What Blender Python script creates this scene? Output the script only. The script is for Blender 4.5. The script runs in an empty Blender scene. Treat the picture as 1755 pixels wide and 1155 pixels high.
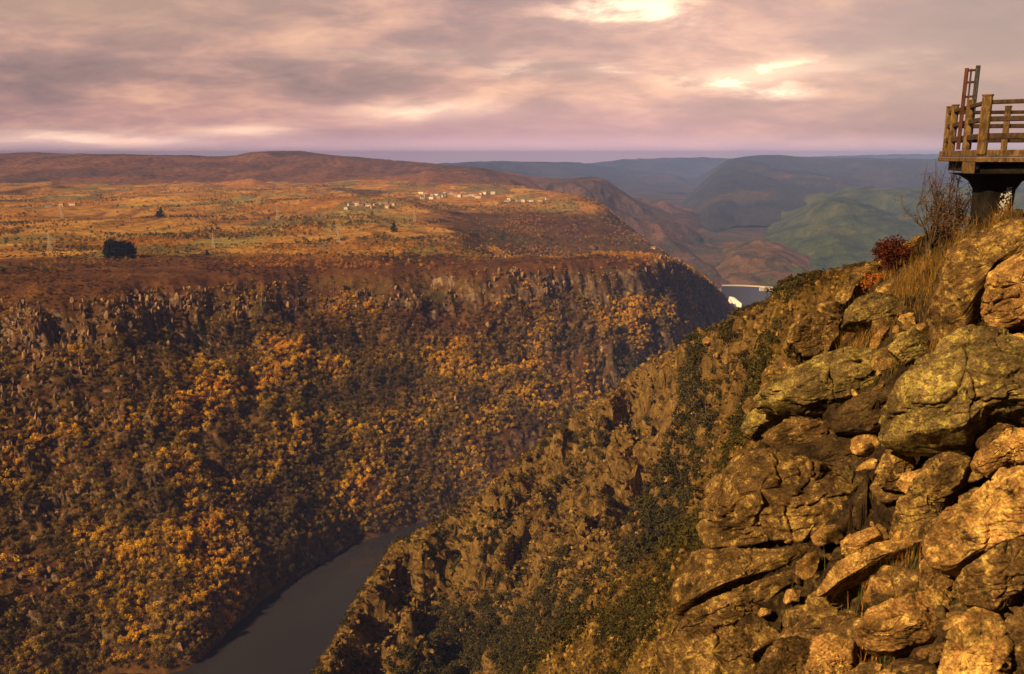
import bpy, math, random
import numpy as np
from mathutils import Vector, Matrix

# ---------------------------------------------------------------- camera, sky, sun, exposure
S = bpy.context.scene
COL = S.collection
CX, CY, F = 877.5, 577.5, 1462.5          # photograph's pixel frame (1755 x 1155)
PITCH = math.radians(11.9)
CAMZ = 350.0                               # eye height above the river
cam_d = bpy.data.cameras.new('camera')
cam_d.sensor_width = 36.0
cam_d.lens = 36.0 * F / 1755.0
cam_d.clip_start = 0.1
cam_d.clip_end = 60000
cam = bpy.data.objects.new('camera', cam_d)
COL.objects.link(cam)
cam.location = (0, 0, CAMZ)
cam.rotation_euler = (math.radians(90) - PITCH, 0, 0)
S.camera = cam
S.view_settings.view_transform = 'Standard'
S.view_settings.look = 'None'
S.view_settings.exposure = 0.66
S.view_settings.gamma = 1.0
S.cycles.max_bounces = 5
S.cycles.diffuse_bounces = 2
S.cycles.glossy_bounces = 2
S.cycles.transparent_max_bounces = 4
S.cycles.volume_bounces = 0

SUN_AZ = math.radians(-122)     # where the sun stands, clockwise from +Y (the view direction): to the left, a little behind
SUN_EL = math.radians(36)
sd = Vector((math.sin(SUN_AZ) * math.cos(SUN_EL), math.cos(SUN_AZ) * math.cos(SUN_EL), math.sin(SUN_EL)))
sun_l = bpy.data.lights.new('sun', 'SUN')
sun_l.energy = 5.0
sun_l.angle = math.radians(0.6)
sun_l.color = (1.0, 0.67, 0.30)
sun = bpy.data.objects.new('sun', sun_l)
COL.objects.link(sun)
sun.location = (-50, -20, 420)
sun.rotation_euler = sd.to_track_quat('Z', 'Y').to_euler()


class NB:
    """tiny node-graph writer"""
    def __init__(s, tree):
        s.t = tree; s.n = tree.nodes; s.l = tree.links
    def put(s, sock, v):
        if v is None: return
        if isinstance(v, bpy.types.NodeSocket): s.l.new(v, sock)
        elif isinstance(v, (tuple, list)) and len(v) == 3 and sock.type == 'RGBA': sock.default_value = (*v, 1)
        else: sock.default_value = v
    def m(s, op, a, b=None, c=None, clamp=False):
        n = s.n.new('ShaderNodeMath'); n.operation = op; n.use_clamp = clamp
        for i, v in enumerate((a, b, c)): s.put(n.inputs[i], v)
        return n.outputs[0]
    def vm(s, op, a, b=None, out=0):
        n = s.n.new('ShaderNodeVectorMath'); n.operation = op
        s.put(n.inputs[0], a)
        if b is not None: s.put(n.inputs[1], b)
        return n.outputs[out]
    def xyz(s, v):
        n = s.n.new('ShaderNodeSeparateXYZ'); s.put(n.inputs[0], v); return n.outputs
    def comb(s, x, y, z):
        n = s.n.new('ShaderNodeCombineXYZ')
        for i, v in enumerate((x, y, z)): s.put(n.inputs[i], v)
        return n.outputs[0]
    def noise(s, vec, scale, detail=4, rough=0.55, dist=0.0):
        n = s.n.new('ShaderNodeTexNoise'); s.put(n.inputs['Vector'], vec)
        n.inputs['Scale'].default_value = scale; n.inputs['Detail'].default_value = detail
        n.inputs['Roughness'].default_value = rough; n.inputs['Distortion'].default_value = dist
        return n.outputs[0]
    def vor(s, vec, scale, feature='F1', out=0, rnd=1.0):
        n = s.n.new('ShaderNodeTexVoronoi'); n.feature = feature; s.put(n.inputs['Vector'], vec)
        n.inputs['Scale'].default_value = scale; n.inputs['Randomness'].default_value = rnd
        return n.outputs[out]
    def ramp(s, fac, stops, interp='LINEAR'):
        n = s.n.new('ShaderNodeValToRGB'); s.put(n.inputs[0], fac); cr = n.color_ramp; cr.interpolation = interp
        while len(cr.elements) < len(stops): cr.elements.new(0.5)
        for e, (p, c) in zip(cr.elements, stops):
            e.position = p; e.color = (*c, 1) if isinstance(c, tuple) else (c, c, c, 1)
        return n.outputs[0]
    def mix(s, fac, a, b, mode='MIX'):
        n = s.n.new('ShaderNodeMix'); n.data_type = 'RGBA'; n.blend_type = mode
        s.put(n.inputs[0], fac); s.put(n.inputs[6], a); s.put(n.inputs[7], b)
        return n.outputs[2]
    def map(s, v, a, b, c=0.0, d=1.0, smooth=True):
        n = s.n.new('ShaderNodeMapRange'); n.interpolation_type = 'SMOOTHSTEP' if smooth else 'LINEAR'
        for i, k in enumerate((v, a, b, c, d)): s.put(n.inputs[i], k)
        return n.outputs[0]
    def bump(s, h, strength, dist):
        n = s.n.new('ShaderNodeBump'); s.put(n.inputs['Height'], h)
        n.inputs['Strength'].default_value = strength; n.inputs['Distance'].default_value = dist
        return n.outputs[0]


# ---- sky: thin Nishita sky behind a broken sunset overcast
W = bpy.data.worlds.new('World'); S.world = W; W.use_nodes = True
nb = NB(W.node_tree); nb.n.clear()
def build_world():
    tc = nb.n.new('ShaderNodeTexCoord').outputs['Generated']
    x, y, z = nb.xyz(tc)
    az = nb.m('ARCTAN2', x, y)                                # 0 = view direction, + = right
    el = nb.m('ARCSINE', z)
    sky = nb.n.new('ShaderNodeTexSky'); sky.sky_type = 'NISHITA'; sky.sun_disc = False
    sky.sun_elevation = SUN_EL; sky.sun_rotation = SUN_AZ; sky.air_density = 1.5; sky.dust_density = 3
    skyc = nb.mix(1.0, sky.outputs[0], (0.02, 0.02, 0.02), 'MULTIPLY')
    zz = nb.m('ADD', nb.m('MAXIMUM', z, 0.0), 0.24)
    p = nb.comb(nb.m('DIVIDE', x, zz), nb.m('DIVIDE', y, zz), 0.0)       # a flat cloud deck seen in perspective
    ps = nb.vm('MULTIPLY', p, (1.0, 1.25, 1.0))
    n1 = nb.noise(ps, 1.05, 8, 0.55, 0.25)
    n2 = nb.noise(nb.vm('ADD', ps, (7.3, 2.1, 0.0)), 3.4, 8, 0.6, 0.3)
    n3 = nb.noise(nb.vm('ADD', ps, (1.3, 9.1, 0.0)), 0.2, 3, 0.5)
    d = nb.m('ADD', nb.m('MULTIPLY', n1, 0.65), nb.m('MULTIPLY', n2, 0.35))
    # cloud colour through density: bright thin edges, mauve body, grey underside
    body = nb.ramp(d, [(0.39, (0.68, 0.39, 0.26)), (0.46, (0.49, 0.27, 0.215)), (0.53, (0.31, 0.178, 0.170)), (0.62, (0.19, 0.118, 0.130))])
    # lilac low band towards the horizon
    low = nb.map(el, 0.0, 0.085, 1.0, 0.0)
    mid = nb.m('POWER', 2.718, nb.m('MULTIPLY', nb.m('MULTIPLY', nb.m('ADD', az, -0.0), nb.m('ADD', az, -0.0)), -9.0))
    body = nb.mix(nb.m('MULTIPLY', low, nb.m('ADD', 0.30, nb.m('MULTIPLY', mid, 0.6))), body, (0.60, 0.345, 0.39))
    # olive-yellow tone high in the left
    yel = nb.m('MULTIPLY', nb.map(el, 0.09, 0.17), nb.map(az, 0.0, -0.5))
    body = nb.mix(nb.m('MULTIPLY', yel, 0.5), body, (0.46, 0.29, 0.16))
    body = nb.mix(nb.m('MULTIPLY', nb.map(az, 0.2, 0.55), 0.6), body, (0.30, 0.205, 0.165))
    def spot(a0, e0, sa, se, amp, pw=1.0):
        da = nb.m('DIVIDE', nb.m('SUBTRACT', az, a0), sa); de = nb.m('DIVIDE', nb.m('SUBTRACT', el, e0), se)
        g = nb.m('POWER', 2.718, nb.m('MULTIPLY', nb.m('ADD', nb.m('MULTIPLY', da, da), nb.m('MULTIPLY', de, de)), -1.0))
        return nb.m('MULTIPLY', g, amp)
    def px(u, v):
        a = (v - CY) / F
        dx, dy, dz = (u - CX) / F, math.cos(PITCH) - a * math.sin(PITCH), -math.sin(PITCH) - a * math.cos(PITCH)
        return math.atan2(dx, dy), math.atan2(dz, math.hypot(dx, dy))
    brk = nb.map(n2, 0.36, 0.56, 1.0, 0.0)
    brk2 = nb.map(n1, 0.36, 0.55, 1.0, 0.15)
    holes = None
    for (u, v, su, sv, amp, k) in [(1270, 132, 75, 15, 2.0, 1), (1390, 118, 80, 9, 1.1, 1), (1330, 160, 50, 8, 0.9, 1), (1075, 18, 95, 22, 1.3, 1), (1040, 118, 35, 7, 1.0, 1),
                                   (735, 190, 100, 16, .9, 2), (60, 236, 130, 13, .9, 2), (430, 226, 90, 9, .5, 2), (290, 243, 60, 7, .3, 2),
                                   (900, 120, 60, 12, .35, 1), (700, 95, 140, 12, .25, 2), (1480, 100, 70, 10, .5, 1)]:
        a0, e0 = px(u, v)
        g = nb.m('MULTIPLY', spot(a0, e0, su / F, sv / F, amp), nb.m('ADD', brk if k == 1 else brk2, 0.22))
        holes = g if holes is None else nb.m('ADD', holes, g)
    c = nb.mix(1.0, body, nb.mix(1.0, nb.mix(holes, (0, 0, 0), (1.0, 0.74, 0.44)), skyc, 'ADD'), 'ADD')
    # warm brightening round the sunlit break
    a0, e0 = px(1250, 130)
    c = nb.mix(1.0, c, nb.mix(spot(a0, e0, .33, .075, .32), (0, 0, 0), (0.62, 0.42, 0.30)), 'ADD')
    # unseen cloud overhead, darkened to cut the ambient light; dim land colour under the horizon
    up = nb.map(el, 0.17, 0.50)
    gl = nb.map(el, 0.002, 0.03, 0.45, 0.0)
    c = nb.mix(gl, c, (0.95, 0.62, 0.66), 'ADD')
    c = nb.mix(0.35, c, nb.mix(1.0, c, (1.14, 0.96, 0.90), 'MULTIPLY'))
    c = nb.mix(up, c, nb.mix(n3, (0.045, 0.033, 0.022), (0.12, 0.080, 0.048)))
    back = nb.map(y, 0.25, -0.35)
    c = nb.mix(nb.m('MULTIPLY', back, 0.8), c, (0.09, 0.06, 0.05))
    c = nb.mix(nb.map(el, -0.012, -0.05), c, (0.10, 0.07, 0.07))
    bg = nb.n.new('ShaderNodeBackground'); nb.put(bg.inputs[0], c); bg.inputs[1].default_value = 0.76
    out = nb.n.new('ShaderNodeOutputWorld'); nb.l.new(bg.outputs[0], out.inputs[0])
build_world()


# ---------------------------------------------------------------- helpers
def at(u, v, Y):
    """point of the place that the photograph shows at pixel (u, v), Y metres ahead of the viewer"""
    a = (v - CY) / F
    k = Y / (math.cos(PITCH) - a * math.sin(PITCH))
    return np.array([(u - CX) / F * k, Y, CAMZ + (-math.sin(PITCH) - a * math.cos(PITCH)) * k])

def ground_at(u, v, z):
    a = (v - CY) / F
    k = (z - CAMZ) / (-math.sin(PITCH) - a * math.cos(PITCH))
    return np.array([(u - CX) / F * k, k * (math.cos(PITCH) - a * math.sin(PITCH)), z])

_rs = np.random.RandomState(7)
_perm = np.concatenate([_rs.permutation(256)] * 3)
_grad = _rs.normal(size=(256, 3)); _grad /= np.linalg.norm(_grad, axis=1)[:, None]
def perlin(p):
    p = np.asarray(p, float); i = np.floor(p).astype(int); f = p - i; i &= 255
    w = f * f * f * (f * (f * 6 - 15) + 10)
    r = 0
    for dx in (0, 1):
        for dy in (0, 1):
            for dz in (0, 1):
                g = _grad[_perm[_perm[_perm[(i[..., 0] + dx) & 255] + ((i[..., 1] + dy) & 255)] + ((i[..., 2] + dz) & 255)]]
                dot = g[..., 0] * (f[..., 0] - dx) + g[..., 1] * (f[..., 1] - dy) + g[..., 2] * (f[..., 2] - dz)
                wx = w[..., 0] if dx else 1 - w[..., 0]; wy = w[..., 1] if dy else 1 - w[..., 1]; wz = w[..., 2] if dz else 1 - w[..., 2]
                r = r + dot * wx * wy * wz
    return r * 1.6
def fbm(p, oct=5, gain=0.5, ridged=False):
    a, r, s = 1.0, 0, 1.0; p = np.asarray(p, float)
    for k in range(oct):
        n = perlin(p * s + k * 17.3)
        r = r + a * ((1 - 2 * np.abs(n)) if ridged else n)
        a *= gain; s *= 2.03
    return r

class Field:
    """smooth height field through scattered control points, in (azimuth, log distance)"""
    def __init__(s, pts, kaz=4.0, c=0.03):
        P = np.array(pts, float)
        s.k = kaz; s.c = c
        q = s.q(P[:, 0], P[:, 1]); n = len(q)
        D = np.sqrt(((q[:, None] - q[None]) ** 2).sum(-1) + c * c)
        A = np.zeros((n + 3, n + 3)); A[:n, :n] = D; A[:n, n] = 1; A[:n, n + 1:] = q; A[n:, :n] = A[:n, n:].T
        A[:n, :n] -= np.eye(n) * 1e-4
        s.w = np.linalg.solve(A, np.concatenate([P[:, 2], [0, 0, 0]])); s.c0 = q
    def q(s, X, Y):
        return np.stack([np.arctan2(X, Y) * s.k, np.log(np.hypot(X, Y))], -1)
    def __call__(s, X, Y):
        X = np.asarray(X, float); Y = np.asarray(Y, float); sh = X.shape
        q = s.q(X.ravel(), Y.ravel()); out = np.empty(len(q))
        for i in range(0, len(q), 20000):
            b = q[i:i + 20000]
            D = np.sqrt(((b[:, None] - s.c0[None]) ** 2).sum(-1) + s.c ** 2)
            out[i:i + 20000] = D @ s.w[:-3] + s.w[-3] + b @ s.w[-2:]
        return out.reshape(sh)

def mesh_obj(name, V, Fc, mat=None, smooth=False, parent=None, loc=None):
    me = bpy.data.meshes.new(name)
    V = np.asarray(V, np.float32)
    if isinstance(Fc, np.ndarray):
        n, k = Fc.shape
        me.vertices.add(len(V)); me.vertices.foreach_set('co', V.ravel())
        me.loops.add(n * k); me.loops.foreach_set('vertex_index', Fc.astype(np.int32).ravel())
        me.polygons.add(n); me.polygons.foreach_set('loop_start', np.arange(0, n * k, k, dtype=np.int32))
        me.update(calc_edges=True)
    else:
        me.from_pydata([tuple(v) for v in V], [], Fc); me.update()
    if smooth: me.polygons.foreach_set('use_smooth', np.ones(len(me.polygons), bool))
    if mat: me.materials.append(mat)
    o = bpy.data.objects.new(name, me); COL.objects.link(o)
    if parent: o.parent = parent
    if loc is not None: o.location = loc
    return o

def grid_faces(nu, nv, wrap=False):
    i = np.arange(nu if wrap else nu - 1)[:, None]; j = np.arange(nv - 1)[None]
    a = i * nv + j; b = ((i + 1) % nu) * nv + j
    return np.stack([a, b, b + 1, a + 1], -1).reshape(-1, 4)

def tag(o, label=None, cat=None, group=None, kind=None):
    if label: o['label'] = label
    if cat: o['category'] = cat
    if group: o['group'] = group
    if kind: o['kind'] = kind
    return o
def empty(name, loc, label=None, cat=None, group=None):
    o = bpy.data.objects.new(name, None); o.empty_display_size = 0.2
    COL.objects.link(o); o.location = loc
    return tag(o, label, cat, group)

def material(name, rough=0.9, spec=0.2):
    m = bpy.data.materials.new(name); m.use_nodes = True
    b = m.node_tree.nodes['Principled BSDF']; b.inputs['Roughness'].default_value = rough
    b.inputs['Specular IOR Level'].default_value = spec
    n = NB(m.node_tree); n.bsdf = b
    n.pos = n.n.new('ShaderNodeNewGeometry').outputs['Position']
    n.nrm = n.n['Geometry'].outputs['Normal'] if 'Geometry' in n.n else None
    return m, n

def blocks(X, Y, ang, sx, sy, seed):
    """broken blocks: random height per cell and the gap distance between cells"""
    c, s_ = math.cos(ang), math.sin(ang)
    a = (X * c + Y * s_) / sx; b = (-X * s_ + Y * c) / sy
    w = np.stack([a * .7, b * .7, a * 0], -1); a = a + fbm(w + seed, 3) * .35; b = b + fbm(w + seed + 9, 3) * .35
    ia, ib = np.floor(a).astype(int), np.floor(b).astype(int)
    f1 = np.full(a.shape, 9.0); f2 = np.full(a.shape, 9.0); hid = np.zeros(a.shape, int); ga = np.zeros(a.shape); gb = np.zeros(a.shape)
    for da in (-1, 0, 1):
        for db in (-1, 0, 1):
            k = _perm[_perm[(ia + da + seed) & 255] + ((ib + db) & 255)]
            pa_ = ia + da + 0.5 + (_grad[k, 0]) * .42; pb_ = ib + db + 0.5 + (_grad[k, 1]) * .42
            d = np.hypot(a - pa_, b - pb_); m = d < f1
            f2 = np.where(m, f1, np.minimum(f2, d)); hid = np.where(m, k, hid); ga = np.where(m, a - pa_, ga); gb = np.where(m, b - pb_, gb); f1 = np.where(m, d, f1)
    h = _grad[hid, 2] + ga * _grad[(hid + 50) & 255, 0] * 0.9 + gb * _grad[(hid + 90) & 255, 1] * 1.3
    return h, f2 - f1
# ---------------------------------------------------------------- materials of the land
def land_mat(name, cols, s1, s2, rock=None, bump=(1.0, 2.0), fields=None, rock_scale=0.05, steep=(0.55, 0.8)):
    m, n = material(name, 0.95, 0.05)
    a = n.noise(n.pos, s1, 6, 0.6, 0.6)
    c = n.ramp(a, cols)
    b = n.noise(n.pos, s2, 5, 0.7)
    c = n.mix(1.0, c, n.ramp(b, [(0.33, 0.4), (0.5, 0.95), (0.67, 1.75)]), 'MULTIPLY')
    if fields:
        warp = n.vm('ADD', n.pos, n.vm('SCALE', n.comb(b, b, 0.0), None)) if False else n.pos
        v = n.n.new('ShaderNodeTexVoronoi'); n.put(v.inputs['Vector'], n.vm('MULTIPLY', n.pos, (1.0, 0.55, 0.0))); v.inputs['Scale'].default_value = fields[0]
        fc = n.ramp(n.xyz(v.outputs['Color'])[0], fields[1])
        c = n.mix(n.map(n.noise(n.pos, fields[0] * 0.7, 3), 0.42, 0.56, 0.0, 0.75), c, n.mix(1.0, fc, n.ramp(b, [(0.3, 0.7), (0.7, 1.2)]), 'MULTIPLY'))
    if rock:
        g = n.n.new('ShaderNodeNewGeometry')
        nz = n.xyz(g.outputs['True Normal'])[2]
        st = n.noise(n.vm('MULTIPLY', n.pos, (1.0, 1.0, 0.35)), rock_scale, 6, 0.7, 1.0)
        rc = n.ramp(st, [(0.3, tuple(x * 0.25 for x in rock)), (0.5, rock), (0.68, tuple(min(1, x * 1.9) for x in rock))])
        k = n.map(n.m('ADD', nz, n.m('MULTIPLY', n.m('SUBTRACT', b, 0.5), 0.7)), steep[0], steep[1], 1.0, 0.0)
        c = n.mix(k, c, rc)
    n.put(n.bsdf.inputs['Base Color'], c)
    n.put(n.bsdf.inputs['Normal'], n.bump(n.noise(n.pos, s2 * 1.7, 6, 0.7), bump[0], bump[1]))
    return m

M_WALL = land_mat('canyon_wall_heath', [(0.3, (0.035, 0.018, 0.008)), (0.45, (0.085, 0.036, 0.014)), (0.55, (0.11, 0.06, 0.016)), (0.68, (0.05, 0.042, 0.012))], 0.012, 0.12,
                  rock=(0.15, 0.095, 0.065), bump=(0.8, 1.5), rock_scale=0.07, steep=(0.50, 0.72))
M_SPUR = land_mat('spur_rock_scrub', [(0.3, (0.03, 0.02, 0.008)), (0.45, (0.10, 0.055, 0.017)), (0.6, (0.18, 0.115, 0.03)), (0.72, (0.07, 0.055, 0.013))], 0.03, 0.5,
                  rock=(0.22, 0.135, 0.042), bump=(1.0, 2.2), rock_scale=0.3, steep=(0.45, 0.8))

def cap(X, Y, Z, sky, soft=4.0):
    """keeps a landform's crest at the skyline it has"""
    us = [p[0] for p in sky]; vs = [p[1] for p in sky]; v = np.full(X.shape, 480.0)
    for i in range(3):
        a = (v - CY) / F; k = Y / (math.cos(PITCH) - a * math.sin(PITCH)); u = CX + F * X / np.maximum(k, 1)
        v = np.interp(u, us, vs)
    a = (v - CY) / F; k = Y / (math.cos(PITCH) - a * math.sin(PITCH))
    zm = CAMZ + (-math.sin(PITCH) - a * math.cos(PITCH)) * k
    return np.where(Z > zm - soft, zm - soft + soft * (1 - np.exp(-np.maximum(Z - zm + soft, 0) / soft)), Z)
# ---------------------------------------------------------------- opposite bank: canyon wall and plateau
A = []
def pa(u, v, Y): A.append(at(u, v, Y))
bank = [(-260, 1330), (-100, 1260), (60, 1190), (190, 1152), (320, 1148), (352, 1108), (420, 1050), (480, 1012), (600, 938), (690, 902), (765, 880), (880, 862), (1000, 830), (1090, 780), (1150, 770), (1200, 715), (1240, 640), (1275, 570), (1300, 545)]
bankP = np.array([ground_at(u, v, 0.0) for u, v in bank])
rimP = np.array([at(*q) for q in [(-500, 480, 880), (-250, 480, 885), (-100, 481, 888), (0, 486, 895), (80, 490, 892), (150, 497, 890), (240, 490, 925), (350, 484, 965), (430, 472, 1025), (560, 468, 1070), (700, 463, 1095), (820, 460, 1110), (930, 454, 1140), (1040, 447, 1180), (1120, 444, 1225), (1150, 446, 1260),
                               (1180, 468, 1330), (1210, 490, 1440), (1236, 512, 1600), (1252, 528, 1780), (1275, 536, 1900)]])
def curve(P):
    a = np.arctan2(P[:, 0], P[:, 1]); r = np.hypot(P[:, 0], P[:, 1]); k = np.argsort(a); A_ = np.linspace(-.9, .45, 400)
    ker = np.hanning(21); ker /= ker.sum()
    f = lambda y: np.convolve(np.pad(np.interp(A_, a[k], y[k]), 10, 'edge'), ker, 'valid')
    return A_, f(r), f(P[:, 2])
bkA, bkR, _z = curve(bankP); rmA, rmR, rmZ = curve(rimP)
for i in range(0, len(rmA), 6):
    A.append(np.array([math.sin(rmA[i]) * (rmR[i] + 8), math.cos(rmA[i]) * (rmR[i] + 8), rmZ[i] + .5]))
for q in [
          # plateau
          (-250, 430, 1150), (0, 440, 1130), (200, 445, 1120), (420, 445, 1150), (600, 443, 1180), (760, 443, 1200), (900, 440, 1230), (1020, 437, 1260), (1100, 436, 1290),
          (-250, 390, 1600), (0, 400, 1500), (200, 402, 1480), (420, 402, 1530), (580, 408, 1500), (700, 422, 1400), (780, 434, 1370),
          (-250, 350, 2500), (0, 350, 2500), (200, 352, 2450), (420, 350, 2500), (560, 356, 2300), (650, 368, 2100), (700, 385, 1900), (790, 410, 1650), (830, 436, 1550),
          (-250, 318, 4200), (0, 318, 4200), (200, 320, 4100), (420, 320, 4000), (560, 320, 3900), (640, 335, 3000), (700, 320, 3800), (760, 338, 3000), (800, 335, 3100), (850, 322, 3800), (820, 360, 2500), (840, 400, 2000),
          (880, 460, 1550), (900, 432, 1800), (900, 390, 2150), (930, 346, 2650), (930, 325, 3500), (980, 462, 1550), (980, 430, 1850), (990, 380, 2250), (1005, 338, 2700), (1010, 350, 3300), (1050, 368, 2500), (1060, 400, 2200), (1080, 450, 1700),
          (1110, 420, 2050), (1130, 450, 1800), (1160, 452, 1750), (1190, 470, 1650), (1090, 400, 2600), (1150, 440, 2500), (1210, 480, 2300), (1250, 520, 2100)]:
    pa(*q)
# land drops to the canyon right of the spur
for X, Y, z in [(430, 1250, -30), (520, 1500, -30), (580, 1700, -30), (600, 2000, -10), (650, 2500, 0), (750, 3300, 30), (900, 4200, 40), (520, 1350, -40), (800, 1700, -40)]:
    A.append(np.array([X, Y, z]))
FA = Field(A, 4.0, 0.08)
def cap2(X, Y, r, Z, sky):
    out = Z
    for lo, hi, up in ((1480, 1560, 0), (1560, 1640, 9), (1640, 1720, 20), (1720, 1800, 34), (1800, 1880, 50), (1880, 1950, 70)):
        f = (r - lo) / (hi - lo); m = (r > lo) & (r <= hi)
        nxt = {0: 9, 9: 20, 20: 34, 34: 50, 50: 70, 70: 90}[up]
        lo_ = cap(X, Y, Z, [(u, v - up * (u < 1120)) for u, v in sky]); hi_ = cap(X, Y, Z, [(u, v - nxt * (u < 1120)) for u, v in sky])
        out = np.where(m, lo_ * (1 - f) + hi_ * f, out)
    return out
def hA(X, Y):
    r = np.hypot(X, Y); az = np.arctan2(X, Y)
    P = np.stack([X, Y, X * 0.0], -1)
    rb, rr_, zr = np.interp(az, bkA, bkR), np.interp(az, rmA, rmR), np.interp(az, rmA, rmZ)
    rb = rb + fbm(P * 0.010 + 2, 4) * 10                                # uneven shoreline
    wob = fbm(P * 0.0045 + 11, 3) * 34 + np.abs(fbm(P * 0.011 + 4, 3)) * 26 - 12
    rr_ = rr_ + fbm(P * 0.007 + 20, 4, .6) * 22
    wob = wob + (fbm(np.stack([az * 14, r * .0025, r * 0], -1) + 6, 5, .6, True) - .8) * 15 * np.clip(.35 + fbm(P * .004 + 50, 2) + (az < -.25) * .5, 0, 1)
    t = (r - rb) / (rr_ - rb)
    t = t + wob / (rr_ - rb) * np.clip(t * 1.6, 0, 1) * np.clip(2.2 - t * 1.4, 0, 1)
    g = np.where(t < 0, t * .5, np.interp(t, [0, .06, .3, .6, .82, 1.0, 2.0], [0, .10, .33, .60, .78, 1.0, 2.6]))
    zw = np.maximum(g * np.maximum(zr, 25), -40); zf = FA(X, Y)
    zf = np.where(r < rr_ + 8, np.maximum(zf, zr - 6), zf)
    k_ = 11.0; z = -k_ * np.logaddexp(-zw / k_, -zf / k_)
    slope = 1 / (1 + np.exp(-(200 - z) / 10))                        # 1 on the wall, 0 on the plateau
    wet = np.clip((z + 6) / 25, 0, 1)
    rib = fbm(np.stack([(X * 0.93 - Y * 0.30) * 0.004, (X * .30 + Y * .93) * 0.013, z * 0.006], -1), 4, 0.55, True)
    z2 = z + wet * slope * (rib * 1.3 + fbm(P * 0.022, 5, 0.6) * 2.4)
    # cliff band beneath the rim and crags
    cl = np.exp(-((z - 185) / 26.0) ** 2) * np.clip(fbm(P * 0.006 + 3.1, 3) * 1.2 + 0.45, 0, 1)
    z2 = z2 + cl * (fbm(np.stack([X * 0.05, Y * 0.05, z * 0.01], -1), 5, 0.6, True) * 3)
    pl = (1 - slope)
    h1, g1 = blocks(X, Y, 1.1, 30, 12, 4); h2, g2 = blocks(X, Y, 0.6, 11, 5, 9)
    cg = np.clip(fbm(P * 0.008 + 3.1, 3) * 1.4 + 0.2, 0.05, 1)
    z2 = z2 + wet * slope * cg * (h1 * 3.2 + h2 * 1.6)
    roll = fbm(P * 0.0022 + 9, 4, 0.5) * np.clip((r - 1250) / 900, 0, 1) * 22
    z2 = z2 + pl * (roll + fbm(P * 0.02, 4) * 0.9)
    z2 = np.where((r > 1480) & (r < 1950) & (X > 0), cap2(X, Y, r, z2, [(800, 300), (860, 300), (900, 424), (980, 428), (1050, 440), (1110, 440), (1150, 446), (1185, 464), (1215, 480), (1236, 508), (1252, 535), (1300, 570), (2000, 600)]), z2)
    return np.where(r < 1480, cap(X, Y, z2, [(-600, 300), (940, 300), (1000, 434), (1100, 437), (1150, 442), (1185, 462), (1215, 480), (1236, 508), (1252, 535), (1300, 570), (2000, 600)]),
                    np.where(X > 60, cap(X, Y, z2, [(800, 300), (900, 322), (985, 333), (1020, 338), (1050, 366), (1110, 416), (1150, 440), (1185, 462), (1215, 480), (1236, 508), (1252, 532), (1300, 570), (2000, 600)]), z2))
def polar(name, h, az0, az1, r0, r1, na, nr, mat, kind='structure', disp=None):
    az = np.linspace(math.radians(az0), math.radians(az1), na)[:, None]; r = np.exp(np.linspace(math.log(r0), math.log(r1), nr))[None]
    X = np.sin(az) * r; Y = np.cos(az) * r
    Z = h(X, Y); V = np.stack([X, Y, Z], -1)
    if disp: V = disp(V)
    o = mesh_obj(name, V.reshape(-1, 3), grid_faces(na, nr)[:, ::-1], mat, smooth=False)
    o['kind'] = kind
    return o
def wall_disp(V):
    """crags: push steep ground sideways so it overhangs and breaks up"""
    z = V[..., 2]
    steep = np.exp(-((z - 120) / 90.0) ** 2)
    Q = V * np.array([0.045, 0.045, 0.015])
    d = fbm(Q, 5, 0.6, True)
    V = V.copy(); V[..., 0] += d * 4 * steep; V[..., 1] -= d * 4 * steep
    return V
plateau_cols = [(0.32, (0.07, 0.035, 0.018)), (0.42, (0.17, 0.085, 0.028)), (0.50, (0.38, 0.205, 0.05)), (0.57, (0.25, 0.12, 0.032)), (0.66, (0.11, 0.10, 0.045))]
m_a, n = material('plateau_and_canyon_wall', 0.95, 0.05)
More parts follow.
